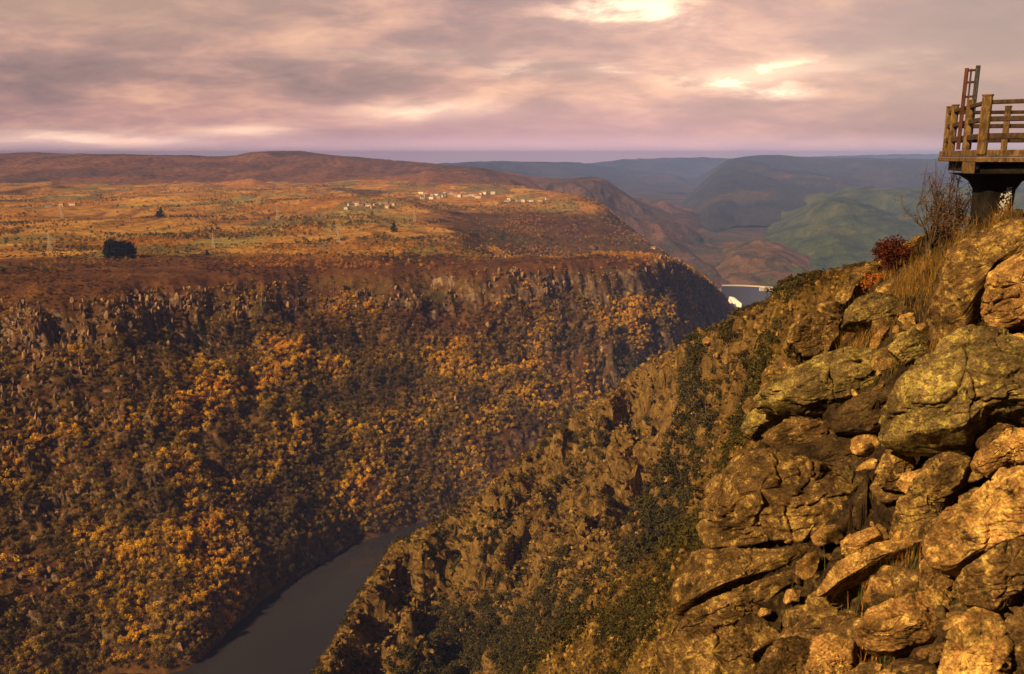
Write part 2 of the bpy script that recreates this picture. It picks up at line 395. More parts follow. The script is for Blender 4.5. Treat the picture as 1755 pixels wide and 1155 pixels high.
def build_ma():
    P = n.pos; z = n.xyz(P)[2]; yy = n.xyz(P)[1]
    big = n.noise(P, 0.010, 6, 0.6, 0.6); fine = n.noise(P, 0.11, 5, 0.7)
    wall = n.ramp(big, [(0.32, (0.03, 0.018, 0.008)), (0.45, (0.075, 0.033, 0.014)), (0.56, (0.10, 0.055, 0.016)), (0.68, (0.045, 0.04, 0.012))])
    wall = n.mix(1.0, wall, n.ramp(fine, [(0.25, 0.4), (0.5, 0.95), (0.75, 1.7)]), 'MULTIPLY')
    g = n.n.new('ShaderNodeNewGeometry'); nz = n.xyz(g.outputs['True Normal'])[2]
    st = n.noise(n.vm('MULTIPLY', P, (1.0, 1.0, 0.22)), 0.09, 7, 0.7, 0.8)
    rc = n.ramp(st, [(0.32, (0.03, 0.02, 0.015)), (0.5, (0.12, 0.078, 0.052)), (0.66, (0.30, 0.21, 0.14))])
    k = n.map(n.m('ADD', nz, n.m('MULTIPLY', n.m('SUBTRACT', big, 0.5), 0.9)), 0.48, 0.66, 1.0, 0.0)
    wall = n.mix(k, wall, rc)
    far = n.noise(n.vm('MULTIPLY', P, (1, 0.45, 0)), 0.0062, 8, 0.66, 0.8)
    pl = n.ramp(far, plateau_cols)
    v = n.n.new('ShaderNodeTexVoronoi'); n.put(v.inputs['Vector'], n.vm('ADD', n.vm('MULTIPLY', P, (1.0, 0.5, 0.0)), n.vm('MULTIPLY', n.comb(fine, big, 0.0), (60, 60, 0)))); v.inputs['Scale'].default_value = 0.0075
    vc = n.xyz(v.outputs['Color'])
    fcol = n.ramp(vc[0], [(0.0, (0.32, 0.14, 0.032)), (0.25, (0.12, 0.12, 0.05)), (0.42, (0.50, 0.28, 0.07)), (0.6, (0.07, 0.09, 0.06)), (0.7, (0.36, 0.165, 0.035)), (0.85, (0.22, 0.21, 0.08))], 'CONSTANT')
    pl = n.mix(n.map(n.noise(P, 0.0035, 3), 0.45, 0.54, 0.0, 0.65), pl, fcol)
    edge = n.map(n.vor(n.vm('MULTIPLY', P, (1.0, 0.5, 0.0)), 0.0075, 'DISTANCE_TO_EDGE'), 0.0, 0.035, 0.45, 1.0)
    pl = n.mix(1.0, pl, n.ramp(n.noise(P, 0.05, 5, 0.75), [(0.3, 0.45), (0.5, 1.0), (0.7, 1.6)]), 'MULTIPLY')
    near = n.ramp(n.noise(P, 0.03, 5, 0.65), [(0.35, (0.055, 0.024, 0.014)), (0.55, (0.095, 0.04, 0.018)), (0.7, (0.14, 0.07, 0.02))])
    # bracken strip along the rim, painted darker for cloud shade, then the golden pastures
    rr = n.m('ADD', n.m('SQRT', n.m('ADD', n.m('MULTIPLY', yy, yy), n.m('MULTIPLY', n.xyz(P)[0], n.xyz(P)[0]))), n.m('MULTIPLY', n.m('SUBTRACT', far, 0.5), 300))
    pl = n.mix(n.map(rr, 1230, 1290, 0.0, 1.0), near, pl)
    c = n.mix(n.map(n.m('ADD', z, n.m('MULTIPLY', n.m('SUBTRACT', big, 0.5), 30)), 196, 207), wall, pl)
    mauve = n.map(n.xyz(P)[0], 60, 350, 0.0, 1.0)
    c = n.mix(n.m('MULTIPLY', n.map(yy, 1500, 1650), n.m('MULTIPLY', mauve, n.map(nz, 0.75, 0.9, .85, 0.15))), c, n.ramp(far, [(0.35, (0.08, 0.075, 0.04)), (0.5, (0.22, 0.11, 0.07)), (0.65, (0.32, 0.19, 0.11))]))
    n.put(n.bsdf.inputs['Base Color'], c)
    n.put(n.bsdf.inputs['Normal'], n.bump(n.noise(P, 0.16, 6, 0.7), 0.8, 1.6))
build_ma()
wallA = polar('canyon_side_terrain', hA, -42, 24, 430, 5200, 620, 620, m_a, disp=wall_disp)

# ---------------------------------------------------------------- near bank: the craggy spur running down to the river
B = []; crest = [(430, 1330, 290), (500, 1235, 315), (556, 1155, 340), (620, 1040, 385), (690, 930, 425), (780, 872, 445), (850, 828, 455), (950, 738, 475), (1060, 663, 480), (1135, 603, 480), (1160, 600, 470),
                 (1205, 576, 350), (1260, 560, 270), (1300, 536, 215), (1350, 508, 160), (1400, 480, 112), (1450, 468, 75), (1500, 456, 50), (1560, 425, 36), (1650, 405, 30), (1800, 400, 26)]
cu = np.array([c[0] for c in crest], float)
for u in np.linspace(430, 1800, 60):
    v = np.interp(u, cu, [c[1] for c in crest]); Y = math.exp(np.interp(u, cu, [math.log(c[2]) for c in crest]))
    p = at(u, v, Y); B.append(p)
    for k, dz in ((1.13, .07), (1.4, .28), (1.9, .65)):
        B.append(np.array([p[0] * k + Y * 0.02, p[1] * k, max(-40, p[2] - Y * dz)]))
for q in [(640, 1100, 372), (700, 1050, 395), (700, 1155, 362), (600, 1155, 350), (640, 1300, 320), (780, 950, 425), (850, 1000, 405), (850, 1100, 372), (820, 1220, 330), (930, 880, 430), (1000, 800, 445), (1000, 930, 365), (950, 1040, 330),
          (1080, 780, 440), (1140, 700, 450), (1120, 850, 370), (1180, 640, 385), (1180, 720, 360), (1180, 780, 330), (1110, 930, 290), (1160, 890, 260), (1040, 1000, 270), (940, 1130, 280),
          (1230, 620, 300), (1240, 720, 250), (1230, 820, 230), (1200, 900, 190), (1300, 600, 190), (1310, 680, 150), (1300, 780, 130),
          (955, 1160, 160), (1040, 1062, 140), (1100, 1010, 125), (1150, 980, 118), (1010, 1200, 120), (1080, 1110, 100), (1150, 1060, 88), (1150, 1160, 66), (1220, 1000, 72), (1300, 900, 60), (1260, 1150, 48),
          (1380, 560, 100), (1400, 700, 70), (1450, 540, 62), (1500, 600, 40), (1500, 800, 36), (1500, 1000, 34), (1700, 600, 24), (1700, 900, 24)]:
    B.append(at(*q))
for azd in (-24, -14, -5, 3):
    for r in (22, 45, 90, 150, 220) if azd < 0 else (22, 45, 80):
        B.append(np.array([math.sin(math.radians(azd)) * r, math.cos(math.radians(azd)) * r, CAMZ - r * 0.9]))
for u in (1100, 1300, 1500, 1700): B.append(at(u, 1290, 24))
FB = Field(B, 2.2, 0.12)
def hB(X, Y):
    z = FB(X, Y); r = np.hypot(X, Y); am = np.clip(r / 300, 0.12, 1.3)
    P = np.stack([X, Y, z], -1)
    d = fbm(np.stack([X * 0.035, Y * 0.035, z * 0], -1), 6, 0.58, True) * 4.2 + fbm(np.stack([(X * .5 + Y * .86) * .012, (X * .86 - Y * .5) * .045, z * 0], -1) + 5, 4, .5, True) * 8.0
    sk = [(q[0], q[1] + (16 if q[0] < 1180 else 9)) for q in crest]
    h1, g1 = blocks(X, Y, -0.35, 17, 8, 2); h2, g2 = blocks(X, Y, 0.2, 6, 3, 5)
    d = d + h1 * 2.4 + h2 * 1.2 - 1.6 * np.exp(-(g1 / .07) ** 2)
    soft = np.clip(r * 0.012, 0.2, 5)
    base_ = fbm(P * 0.05 + 3, 4) * soft * 0.8
    return cap(X, Y, z + am * (d - 5.0), sk, soft) + base_
def spur_disp(V):
    am = np.clip(np.hypot(V[..., 0], V[..., 1]) / 300, 0.08, 1.2)[..., None]
    d = fbm(V * np.array([0.11, 0.11, 0.05]), 6, 0.66, True)[..., None]
    return V + am * d * np.array([-2.8, -2.2, 0.9])
polar('spur_terrain', hB, -22, 40, 27, 900, 640, 620, M_SPUR, disp=spur_disp)

# ---------------------------------------------------------------- river, dam lake, valley floor
def river():
    m, n = material('river_water', 0.09, 0.5)
    n.put(n.bsdf.inputs['Base Color'], n.ramp(n.noise(n.pos, 0.004, 3), [(0.3, (0.018, 0.018, 0.027)), (0.7, (0.030, 0.027, 0.036))]))
    n.put(n.bsdf.inputs['Normal'], n.bump(n.noise(n.vm('MULTIPLY', n.pos, (1, 0.5, 1)), 0.25, 4, 0.6), 0.12, 0.4))
    n.bsdf.inputs['IOR'].default_value = 1.33
    X = np.linspace(-900, 1400, 24); Y = np.linspace(60, 2300, 24)
    V = [(x, y, 0.0) for x in X for y in Y]
    o = mesh_obj('river_water', V, grid_faces(24, 24)[:, ::-1], m); o['kind'] = 'structure'
    V = [(x, y, -45.0 ) for x in (-30000, 30000) for y in (-30000, 30000)]
    g = mesh_obj('valley_ground', V, [(0, 2, 3, 1)], M_WALL); g['kind'] = 'structure'
river()

# ---------------------------------------------------------------- hills behind
def hill(name, sky, Yr, front, zfoot, cols, s1, amp, back=1.2, s2=None, rock=None, ns=220, nt=90, fields=None, gw=1.0):
    """a ridge: skyline through the given picture points at distance Yr, slopes falling to its foot in front and behind"""
    zfoot = -15 if zfoot < 100 else zfoot
    us = [p[0] for p in sky]; vs = [p[1] for p in sky]
    q_ = {'castle_ridge': 1.15, 'far_ridge': 1.3, 'farthest_ridge': 1.25, 'blue_mountain': 1.32, 'green_hill': 1.25, 'brown_hill': 1.12}.get(name, 1.0)
    Yr = [y * q_ for y in Yr] if isinstance(Yr, (list, tuple)) else Yr * q_; front *= q_ * {'castle_ridge': 1.5, 'far_ridge': 1.6, 'blue_mountain': 1.65, 'green_hill': 1.3, 'brown_hill': 1.7}.get(name, 1.0)
    Ys = Yr if isinstance(Yr, (list, tuple)) else [Yr] * len(us)
    U = np.linspace(us[0], us[-1], ns); Vv = np.interp(U, us, vs); YY = np.interp(U, us, Ys)
    Vv = np.convolve(np.pad(Vv, 3, 'edge'), np.ones(7) / 7, 'valid')
    R = np.array([at(u, v, y) for u, v, y in zip(U, Vv, YY)])
    t = np.linspace(-1, 1, nt) ; V = np.zeros((ns, nt, 3))
    scale = front
    for j, tt in enumerate(t):
        if tt < 0: k = 1 + tt * front / YY; sh = (1 - (-tt) ** 1.25)
        else: k = 1 + tt * front * back / YY; sh = (1 - tt ** 1.15)
        V[:, j, 0] = R[:, 0] * k; V[:, j, 1] = R[:, 1] * k
        V[:, j, 2] = zfoot + (R[:, 2] - zfoot) * sh
    X, Y = V[..., 0], V[..., 1]
    gw *= {'castle_ridge': 1.4, 'blue_mountain': 1.5, 'green_hill': 1.2}.get(name, 1.0)
    g = fbm(np.stack([X / front * 2.6 * gw, Y / front * 0.9, X * 0], -1) + len(name) * 3.7, 6, 0.55, True)
    g2 = fbm(np.stack([X / front * 12, Y / front * 12, X * 0], -1), 4, 0.5)
    e = np.clip(np.abs(t) * 3.0, 0.10, 1)[None, :]
    V[..., 2] += amp * e * (g - 0.9) * np.clip(1.3 - np.abs(t), 0, 1)[None, :] + amp * 0.12 * g2
    m = land_mat(name + '_land', cols, s1, s2 or s1 * 22, rock=rock, bump=(0.7, 6.0), fields=fields, rock_scale=s1 * 6)
    o = mesh_obj('hill', V.reshape(-1, 3), grid_faces(ns, nt)[:, ::-1], m, smooth=True); o['kind'] = 'structure'
    return o
red = [(0.3, (0.045, 0.04, 0.035)), (0.45, (0.12, 0.06, 0.04)), (0.6, (0.20, 0.09, 0.045)), (0.72, (0.09, 0.07, 0.045))]
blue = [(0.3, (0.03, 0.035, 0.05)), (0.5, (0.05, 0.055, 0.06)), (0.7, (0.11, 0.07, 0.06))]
green = [(0.32, (0.02, 0.032, 0.014)), (0.5, (0.05, 0.07, 0.022)), (0.66, (0.10, 0.10, 0.03))]
brown = [(0.32, (0.035, 0.03, 0.015)), (0.45, (0.07, 0.055, 0.025)), (0.55, (0.14, 0.075, 0.035)), (0.68, (0.17, 0.11, 0.05))]
def valley_floor(X, Y):
    P = np.stack([X, Y, X * 0], -1)
    return -22 + fbm(P * 0.0011, 6, .55, True) * 6 - np.clip((2300 - np.hypot(X, Y)) / 100, 0, 1) * 90
vf = polar('valley_floor', valley_floor, 3, 34, 2150, 20500, 200, 260, land_mat('valley_floor_land', [(0.32, (0.03, 0.036, 0.02)), (0.5, (0.07, 0.055, 0.035)), (0.66, (0.13, 0.08, 0.05))], 0.004, 0.06))
hill('red_hill', [(-500, 285), (-200, 272), (0, 264), (60, 261), (150, 263), (390, 268), (430, 260), (500, 258), (570, 266), (640, 272), (700, 276), (830, 288), (900, 310), (960, 340)],
     [6500, 6500, 6500, 6500, 6500, 6500, 6500, 6500, 6400, 6200, 6000, 5500, 5000, 4500], 2300, 180, red, 0.0016, 45, ns=300, nt=90)
hill('near_red_hill', [(290, 330), (350, 318), (430, 305), (480, 320), (520, 330)], 4300, 500, 200, [(0.35, (0.25, 0.10, 0.03)), (0.6, (0.40, 0.19, 0.05))], 0.004, 10, ns=80, nt=40)
hill('castle_ridge', [(830, 345), (900, 322), (940, 311), (985, 306), (1010, 303), (1035, 306), (1055, 320), (1085, 340), (1110, 352), (1150, 368), (1190, 382), (1225, 405), (1250, 440), (1265, 480)],
     [4700, 4700, 4650, 4600, 4600, 4550, 4500, 4400, 4300, 4150, 4000, 3850, 3700, 3600], 1100, 20, [(0.32, (0.03, 0.04, 0.022)), (0.5, (0.085, 0.05, 0.038)), (0.66, (0.15, 0.08, 0.05))], 0.004, 45, ns=240, nt=80, gw=1.6)
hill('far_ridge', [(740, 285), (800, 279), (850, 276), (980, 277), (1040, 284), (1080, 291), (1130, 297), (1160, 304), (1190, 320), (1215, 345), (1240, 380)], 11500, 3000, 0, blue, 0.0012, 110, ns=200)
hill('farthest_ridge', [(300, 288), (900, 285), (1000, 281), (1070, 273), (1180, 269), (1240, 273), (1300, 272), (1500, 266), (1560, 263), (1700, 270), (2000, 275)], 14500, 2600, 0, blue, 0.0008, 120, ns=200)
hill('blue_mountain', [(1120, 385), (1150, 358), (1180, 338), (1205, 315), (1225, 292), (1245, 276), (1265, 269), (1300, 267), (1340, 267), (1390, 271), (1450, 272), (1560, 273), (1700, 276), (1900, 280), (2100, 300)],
     [7200, 7400, 7600, 7800, 8000, 8200, 8400, 8400, 8400, 8400, 8400, 8200, 8000, 7900, 7700], 3000, 20, [(0.3, (0.02, 0.028, 0.034)), (0.54, (0.04, 0.043, 0.042)), (0.64, (0.07, 0.055, 0.042)), (0.74, (0.15, 0.085, 0.06))], 0.0022, 120, ns=280, nt=100, gw=1.3)
hill('green_hill', [(1225, 470), (1270, 425), (1310, 398), (1350, 375), (1400, 347), (1440, 333), (1480, 327), (1560, 325), (1700, 318), (1900, 310), (2100, 320)],
     [3300, 3400, 3500, 3600, 3700, 3800, 3900, 3900, 3900, 3800, 3700], 1350, 0, green, 0.006, 60, ns=260, nt=100, gw=1.8)
hill('brown_hill', [(1195, 492), (1225, 460), (1260, 430), (1300, 424), (1340, 432), (1380, 452), (1420, 470), (1480, 490), (1560, 500), (1700, 500)], [2650, 2650, 2650, 2650, 2600, 2550, 2500, 2450, 2400, 2300], 330, 20, brown, 0.012, 22, ns=220, nt=80, gw=1.4)

# ---------------------------------------------------------------- air
def haze():
    m = bpy.data.materials.new('haze_air'); m.use_nodes = True; t = m.node_tree; t.nodes.clear()
    v = t.nodes.new('ShaderNodeVolumePrincipled'); v.inputs['Color'].default_value = (0.22, 0.34, 1.0, 1)
    v.inputs['Density'].default_value = 7.6e-5; v.inputs['Anisotropy'].default_value = -0.35
    o = t.nodes.new('ShaderNodeOutputMaterial'); t.links.new(v.outputs[0], o.inputs['Volume'])
    x0, x1, y0, y1, z0, z1 = -22000, 22000, -400, 21800, -46.5, 480
    V = [(x, y, z) for x in (x0, x1) for y in (y0, y1) for z in (z0, z1)]
    Fc = [(0, 1, 3, 2), (4, 6, 7, 5), (0, 4, 5, 1), (2, 3, 7, 6), (0, 2, 6, 4), (1, 5, 7, 3)]
    ob = mesh_obj('haze', V, Fc, m); tag(ob, 'thin violet air that dims the far ridges', 'haze', kind='stuff')
haze()
# ---------------------------------------------------------------- foreground outcrop
def rock_mat(name, base, lichen, lic=0.5, dark=1.0, sc=1.0):
    m, n = material(name, 0.9, 0.15)
    P = n.pos
    a = n.noise(P, 1.1 * sc, 8, 0.68, 0.6); b = n.noise(P, 9 * sc, 7, 0.72, 0.3); c3 = n.noise(P, 38 * sc, 4, 0.7)
    c = n.ramp(a, [(0.30, tuple(x * 0.45 for x in base)), (0.5, base), (0.66, tuple(x * 1.5 for x in base))])
    c = n.mix(n.map(n.m('ADD', n.m('MULTIPLY', a, 0.35), n.m('MULTIPLY', b, 0.65)), 0.56 - 0.12 * lic, 0.62 - 0.10 * lic, 0.0, 0.9), c, n.mix(b, tuple(x * 0.7 for x in lichen), tuple(x * 1.35 for x in lichen)))
    c = n.mix(n.map(n.noise(P, 5.5 * sc, 7, 0.75, 0.8), 0.55, 0.63, 0.0, 0.85 * dark), c, (0.018, 0.013, 0.009))
    c = n.mix(1.0, c, n.ramp(c3, [(0.3, 0.35), (0.5, 0.95), (0.72, 2.0)]), 'MULTIPLY')
    c = n.mix(1.0, c, n.ramp(n.noise(P, 2.6 * sc, 6, 0.75, 0.5), [(0.36, 0.32), (0.5, 0.9), (0.64, 1.5)]), 'MULTIPLY')
    n.put(n.bsdf.inputs['Base Color'], c)
    h = n.m('ADD', n.m('MULTIPLY', b, 0.7), n.m('MULTIPLY', c3, 0.25))
    h = n.m('ADD', h, n.m('MULTIPLY', n.map(n.vor(n.vm('ADD', P, n.vm('MULTIPLY', n.comb(b, a, b), (0.3, 0.3, 0.3))), 2.4 * sc, 'DISTANCE_TO_EDGE'), 0.0, 0.04), 0.0))
    n.put(n.bsdf.inputs['Normal'], n.bump(h, 0.7, 0.03))
    return m
M_RB = rock_mat('rock_brown', (0.095, 0.055, 0.021), (0.27, 0.18, 0.05), 0.42)
M_RL = rock_mat('rock_lichen', (0.12, 0.082, 0.033), (0.25, 0.20, 0.048), 0.55, 1.0)
M_RG = rock_mat('rock_gold', (0.22, 0.12, 0.040), (0.42, 0.27, 0.08), 0.45, 1.0)
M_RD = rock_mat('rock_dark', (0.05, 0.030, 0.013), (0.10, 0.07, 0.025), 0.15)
M_SOIL = rock_mat('outcrop_soil', (0.032, 0.019, 0.009), (0.075, 0.055, 0.016), 0.3, 0.9, 0.7)

Cp = [at(*q) for q in [(1900, 1155, 4.2), (1755, 1155, 5), (1600, 1155, 6.2), (1480, 1155, 7.2), (1300, 1155, 9), (1180, 1155, 11), (1200, 1300, 8.5), (1500, 1300, 5.8), (1755, 1300, 3.9),
      (1190, 1000, 12.6), (1300, 1000, 10.8), (1500, 1000, 8.8), (1755, 1000, 6.6), (1900, 1000, 5.8),
      (1235, 850, 14.5), (1400, 850, 12.5), (1600, 850, 9.7), (1755, 850, 7.9), (1900, 850, 7),
      (1320, 720, 17), (1500, 720, 13), (1755, 720, 9.4), (1900, 720, 8.6), (1385, 620, 20), (1500, 600, 16), (1650, 580, 12.4), (1755, 560, 10.8), (1900, 560, 10),
      (1450, 520, 23.5), (1580, 490, 18.5), (1680, 440, 15), (1755, 405, 13.5), (1900, 390, 12.5)]]
crestC = [(1440, 505, 27), (1490, 468, 27), (1530, 436, 24.5), (1570, 410, 22), (1620, 388, 20), (1700, 356, 18), (1760, 345, 17.6), (1850, 340, 17.3), (2000, 335, 17), (2300, 330, 16)]
for q in crestC:
    p = at(*q); Cp.append(p)
    for k, dz in ((1.12, .5), (1.35, 5), (1.8, 18)): Cp.append(np.array([p[0] * k, p[1] * k, p[2] - dz]))
# the ledge under the viewer's feet
for X, Y in [(-6, -6), (0, -6), (6, -6), (12, -6), (-6, -1), (0, -1), (3, -0.5), (8, -2), (12, 0), (16, 3), (20, 8), (22, 14)]:
    Cp.append(np.array([X, Y, 348.3 + (0.0 if X < 6 else (X - 6) * 0.12)]))
Cp = np.array(Cp)
def hC0(X, Y):
    X = np.asarray(X, float); Y = np.asarray(Y, float); q = np.stack([X.ravel(), Y.ravel()], -1); out = np.empty(len(q))
    for i in range(0, len(q), 20000):
        D = np.sqrt(((q[i:i + 20000, None] - Cp[None, :, :2]) ** 2).sum(-1) + 0.16)
        out[i:i + 20000] = D @ wC[:-3] + wC[-3] + q[i:i + 20000] @ wC[-2:]
    return out.reshape(X.shape)
nC = len(Cp); _A = np.zeros((nC + 3, nC + 3)); _A[:nC, :nC] = np.sqrt(((Cp[:, None, :2] - Cp[None, :, :2]) ** 2).sum(-1) + 0.16)
_A[:nC, nC] = 1; _A[:nC, nC + 1:] = Cp[:, :2]; _A[nC:, :nC] = _A[:nC, nC:].T
wC = np.linalg.solve(_A, np.concatenate([Cp[:, 2], [0, 0, 0]]))
edgeC = [(-20, -8), (1.0, -8), (1.7, 2.5), (5, 2.6)] + [(at(*q)[1], at(*q)[0]) for q in [(1150, 1155, 11.5), (1165, 1000, 13), (1205, 850, 15), (1290, 720, 17.5), (1350, 620, 21), (1410, 540, 25), (1445, 500, 28)]] + [(45, 17)]
def dropC(X, Y):
    d = np.interp(Y, [e[0] for e in edgeC], [e[1] for e in edgeC]) + 0.25 - X
    return np.maximum(d, 0) ** 1.15 * 4.5
def hC(X, Y):
    z = hC0(X, Y) - dropC(X, Y)
    P = np.stack([X, Y, z * 0], -1)
    h1, g1 = blocks(X, Y, 0.5, 1.5, .75, 3); h2, g2 = blocks(X, Y, 0.9, .55, .3, 8)
    z = z + h1 * .26 + h2 * .10 - .22 * np.exp(-(g1 / .06) ** 2) - .07 * np.exp(-(g2 / .09) ** 2)
    return z + fbm(P * 0.8, 5, 0.55, True) * 0.07 - 0.50 + fbm(P * 4.1 + 4, 4, .6) * 0.03
def outcrop_ground():
    def put(X, Y, keep):
        Z = hC(X, Y); V = np.stack([X, Y, Z], -1)
        d = fbm(V * np.array([.7, .7, 1.6]), 5, .6)[..., None]; V = (V + d * np.array([-0.2, -0.16, 0])).reshape(-1, 3)
        Fc = grid_faces(*X.shape)[:, ::-1]; Fc = Fc[(V[Fc[:, 0], 2] > CAMZ - 22) & keep(V[Fc[:, 0]])]
        return V, Fc
    az = np.linspace(math.radians(0), math.radians(46), 760)[:, None]; r = np.exp(np.linspace(math.log(3.8), math.log(38), 700))[None]
    V, Fc = put(np.sin(az) * r, np.cos(az) * r, lambda v: v[:, 2] > -1e9)
    X = np.linspace(-9, 26, 160)[:, None] + np.zeros((1, 180)); Y = np.linspace(-9, 38, 180)[None] + np.zeros((160, 1))
    V2, F2 = put(X, Y, lambda v: (np.hypot(v[:, 0], v[:, 1]) < 4.1) | (v[:, 1] < 0) | (np.arctan2(v[:, 0], v[:, 1]) > math.radians(44)))
    o = mesh_obj('outcrop_ground', np.concatenate([V, V2]), np.concatenate([Fc, F2 + len(V)]), M_SOIL); o['kind'] = 'structure'
outcrop_ground()
def ray(u, v):
    a = (v - CY) / F; d = np.array([(u - CX) / F, math.cos(PITCH) - a * math.sin(PITCH), -math.sin(PITCH) - a * math.cos(PITCH)])
    return d
def hitC(u, v):
    d = ray(u, v); ts = np.linspace(3.5, 32, 400); z = CAMZ + d[2] * ts
    h = hC0(d[0] * ts, d[1] * ts); k = np.nonzero(z < h)[0]
    return ts[k[0]] if len(k) else 20.0
E0 = np.array([0, 0, CAMZ])
def boulder(label, poly, T=0.5, up=0.5, left=0.35, mat=None, seed=0, dy=0.0, cracks=3, facets=12, rough=1.0, na=240, npn=130, name='boulder', group=None, t=None, crackdir=None):
    """a rock whose outline is the given picture polygon on a tilted face, T metres thick each way"""
    rg = np.random.RandomState(seed + 11)
    P = np.array(poly, float); c = (P.min(0) + P.max(0)) / 2
    t = (t or hitC(*c)) - dy * .75
    C0 = E0 + ray(*c) * t
    view = -ray(*c); view /= np.linalg.norm(view)
    n = view + np.array([0, 0, 1.0]) * up + np.array([-1.0, 0, 0]) * left; n /= np.linalg.norm(n)
    e1 = np.cross([0, 0, 1.0], n); e1 /= np.linalg.norm(e1); e2 = np.cross(n, e1)
    Q = []
    for u, v in P:
        d = ray(u, v); k = ((C0 - E0) @ n) / (d @ n); w = E0 + d * k - C0; Q.append((w @ e1, w @ e2))
    Q = np.array(Q); R = []
    th = np.linspace(0, 2 * math.pi, na, endpoint=False)
    for a in th:
        dx, dy_ = math.cos(a), math.sin(a); best = 0.02
        for i in range(len(Q)):
            x1, y1 = Q[i]; x2, y2 = Q[(i + 1) % len(Q)]
            den = dx * (y2 - y1) - dy_ * (x2 - x1)
            if abs(den) < 1e-9: continue
            tt = (x1 * (y2 - y1) - y1 * (x2 - x1)) / den; ss = (x1 * dy_ - y1 * dx) / den
            if tt > 0 and -1e-6 <= ss <= 1 + 1e-6: best = max(best, tt)
        R.append(best)
    R = np.array(R); R = (np.roll(R, 1) + R * 2 + np.roll(R, -1)) / 4
    size = float(np.mean(R))
    T = min(T, size * 0.9)
    ph = np.linspace(0.0, math.pi, npn)
    s = np.sin(ph) ** 0.32; h = np.sign(np.cos(ph)) * np.abs(np.cos(ph)) ** 0.5 * T
    L = np.zeros((na, npn, 3))
    L[..., 0] = (R * np.cos(th))[:, None] * s; L[..., 1] = (R * np.sin(th))[:, None] * s; L[..., 2] = h
    # chiselled flat faces
    for i in range(int(facets * 1.6)):
        f = rg.normal(size=3); f[2] = abs(f[2]) * 1.3 + 0.05; f /= np.linalg.norm(f)
        dd = L @ f; lim = dd.max() * rg.uniform(0.68, 0.94) if abs(f[2]) > 0.5 else dd.max() * rg.uniform(0.955, 0.99)
        L = L - np.maximum(0, dd - lim)[..., None] * f * 0.99
    off = rg.uniform(0, 50, 3); ca = crackdir if crackdir is not None else 0.45
    rad = L / (np.linalg.norm(L, axis=-1, keepdims=True) + 1e-6)
    al = math.cos(ca), math.sin(ca)
    Ls = np.stack([(L[..., 0] * al[0] + L[..., 1] * al[1]) * 0.45, (-L[..., 0] * al[1] + L[..., 1] * al[0]) * 1.5, L[..., 2]], -1)
    k = fbm(L / size * 1.1 + off, 3, 0.5) * 0.035 * size - np.abs(fbm(Ls / size * 2.2 + off, 5, 0.6)) * 0.03 * size - np.maximum(fbm(Ls * 3.0 + off, 5, 0.62), 0) * 0.05 * rough + fbm(L * 16 + off, 3, 0.6) * 0.006 * rough
    st = (Ls[..., 1] + fbm(L / size * 0.8 + off + 7, 3) * 0.3 * size) / (size * 0.23); stf = st - np.floor(st)
    k += (np.minimum(stf * 4, 1) - stf) * size * 0.035
    # (ledges and fractures)
    # fractures running with the bedding
    for i in range(cracks + 1):
        a = ca + rg.uniform(-0.22, 0.22) + (1.35 if i % 3 == 2 else 0); nn = np.array([-math.sin(a), math.cos(a), rg.uniform(-.3, .3)])
        o = rg.uniform(-0.7, 0.7) * size * 0.8
        q = L @ nn - o + fbm(L * 1.6 / size + i * 9 + off, 4) * 0.22 * size
        wdt = size * rg.uniform(0.008, 0.02)
        dep = size * rg.uniform(0.10, 0.26) * np.clip(fbm(L / size * 0.9 + i * 5.0 + off, 2) + 0.75, 0, 1)
        k -= dep * np.exp(-(q / wdt) ** 2)
        k += (1 / (1 + np.exp(-q / (wdt * 1.2))) - 0.5) * size * rg.uniform(-0.08, 0.10)
    L = L + rad * k[..., None]
    V = L[..., :1] * e1 + L[..., 1:2] * e2 + L[..., 2:3] * n
    o = mesh_obj(name, V.reshape(-1, 3), grid_faces(na, npn, True)[:, ::-1], mat or M_RB, smooth=True, loc=tuple(C0))
    tag(o, label, 'rock' if name != 'boulder' else 'boulder', group or 'big boulders of the outcrop')
    return o
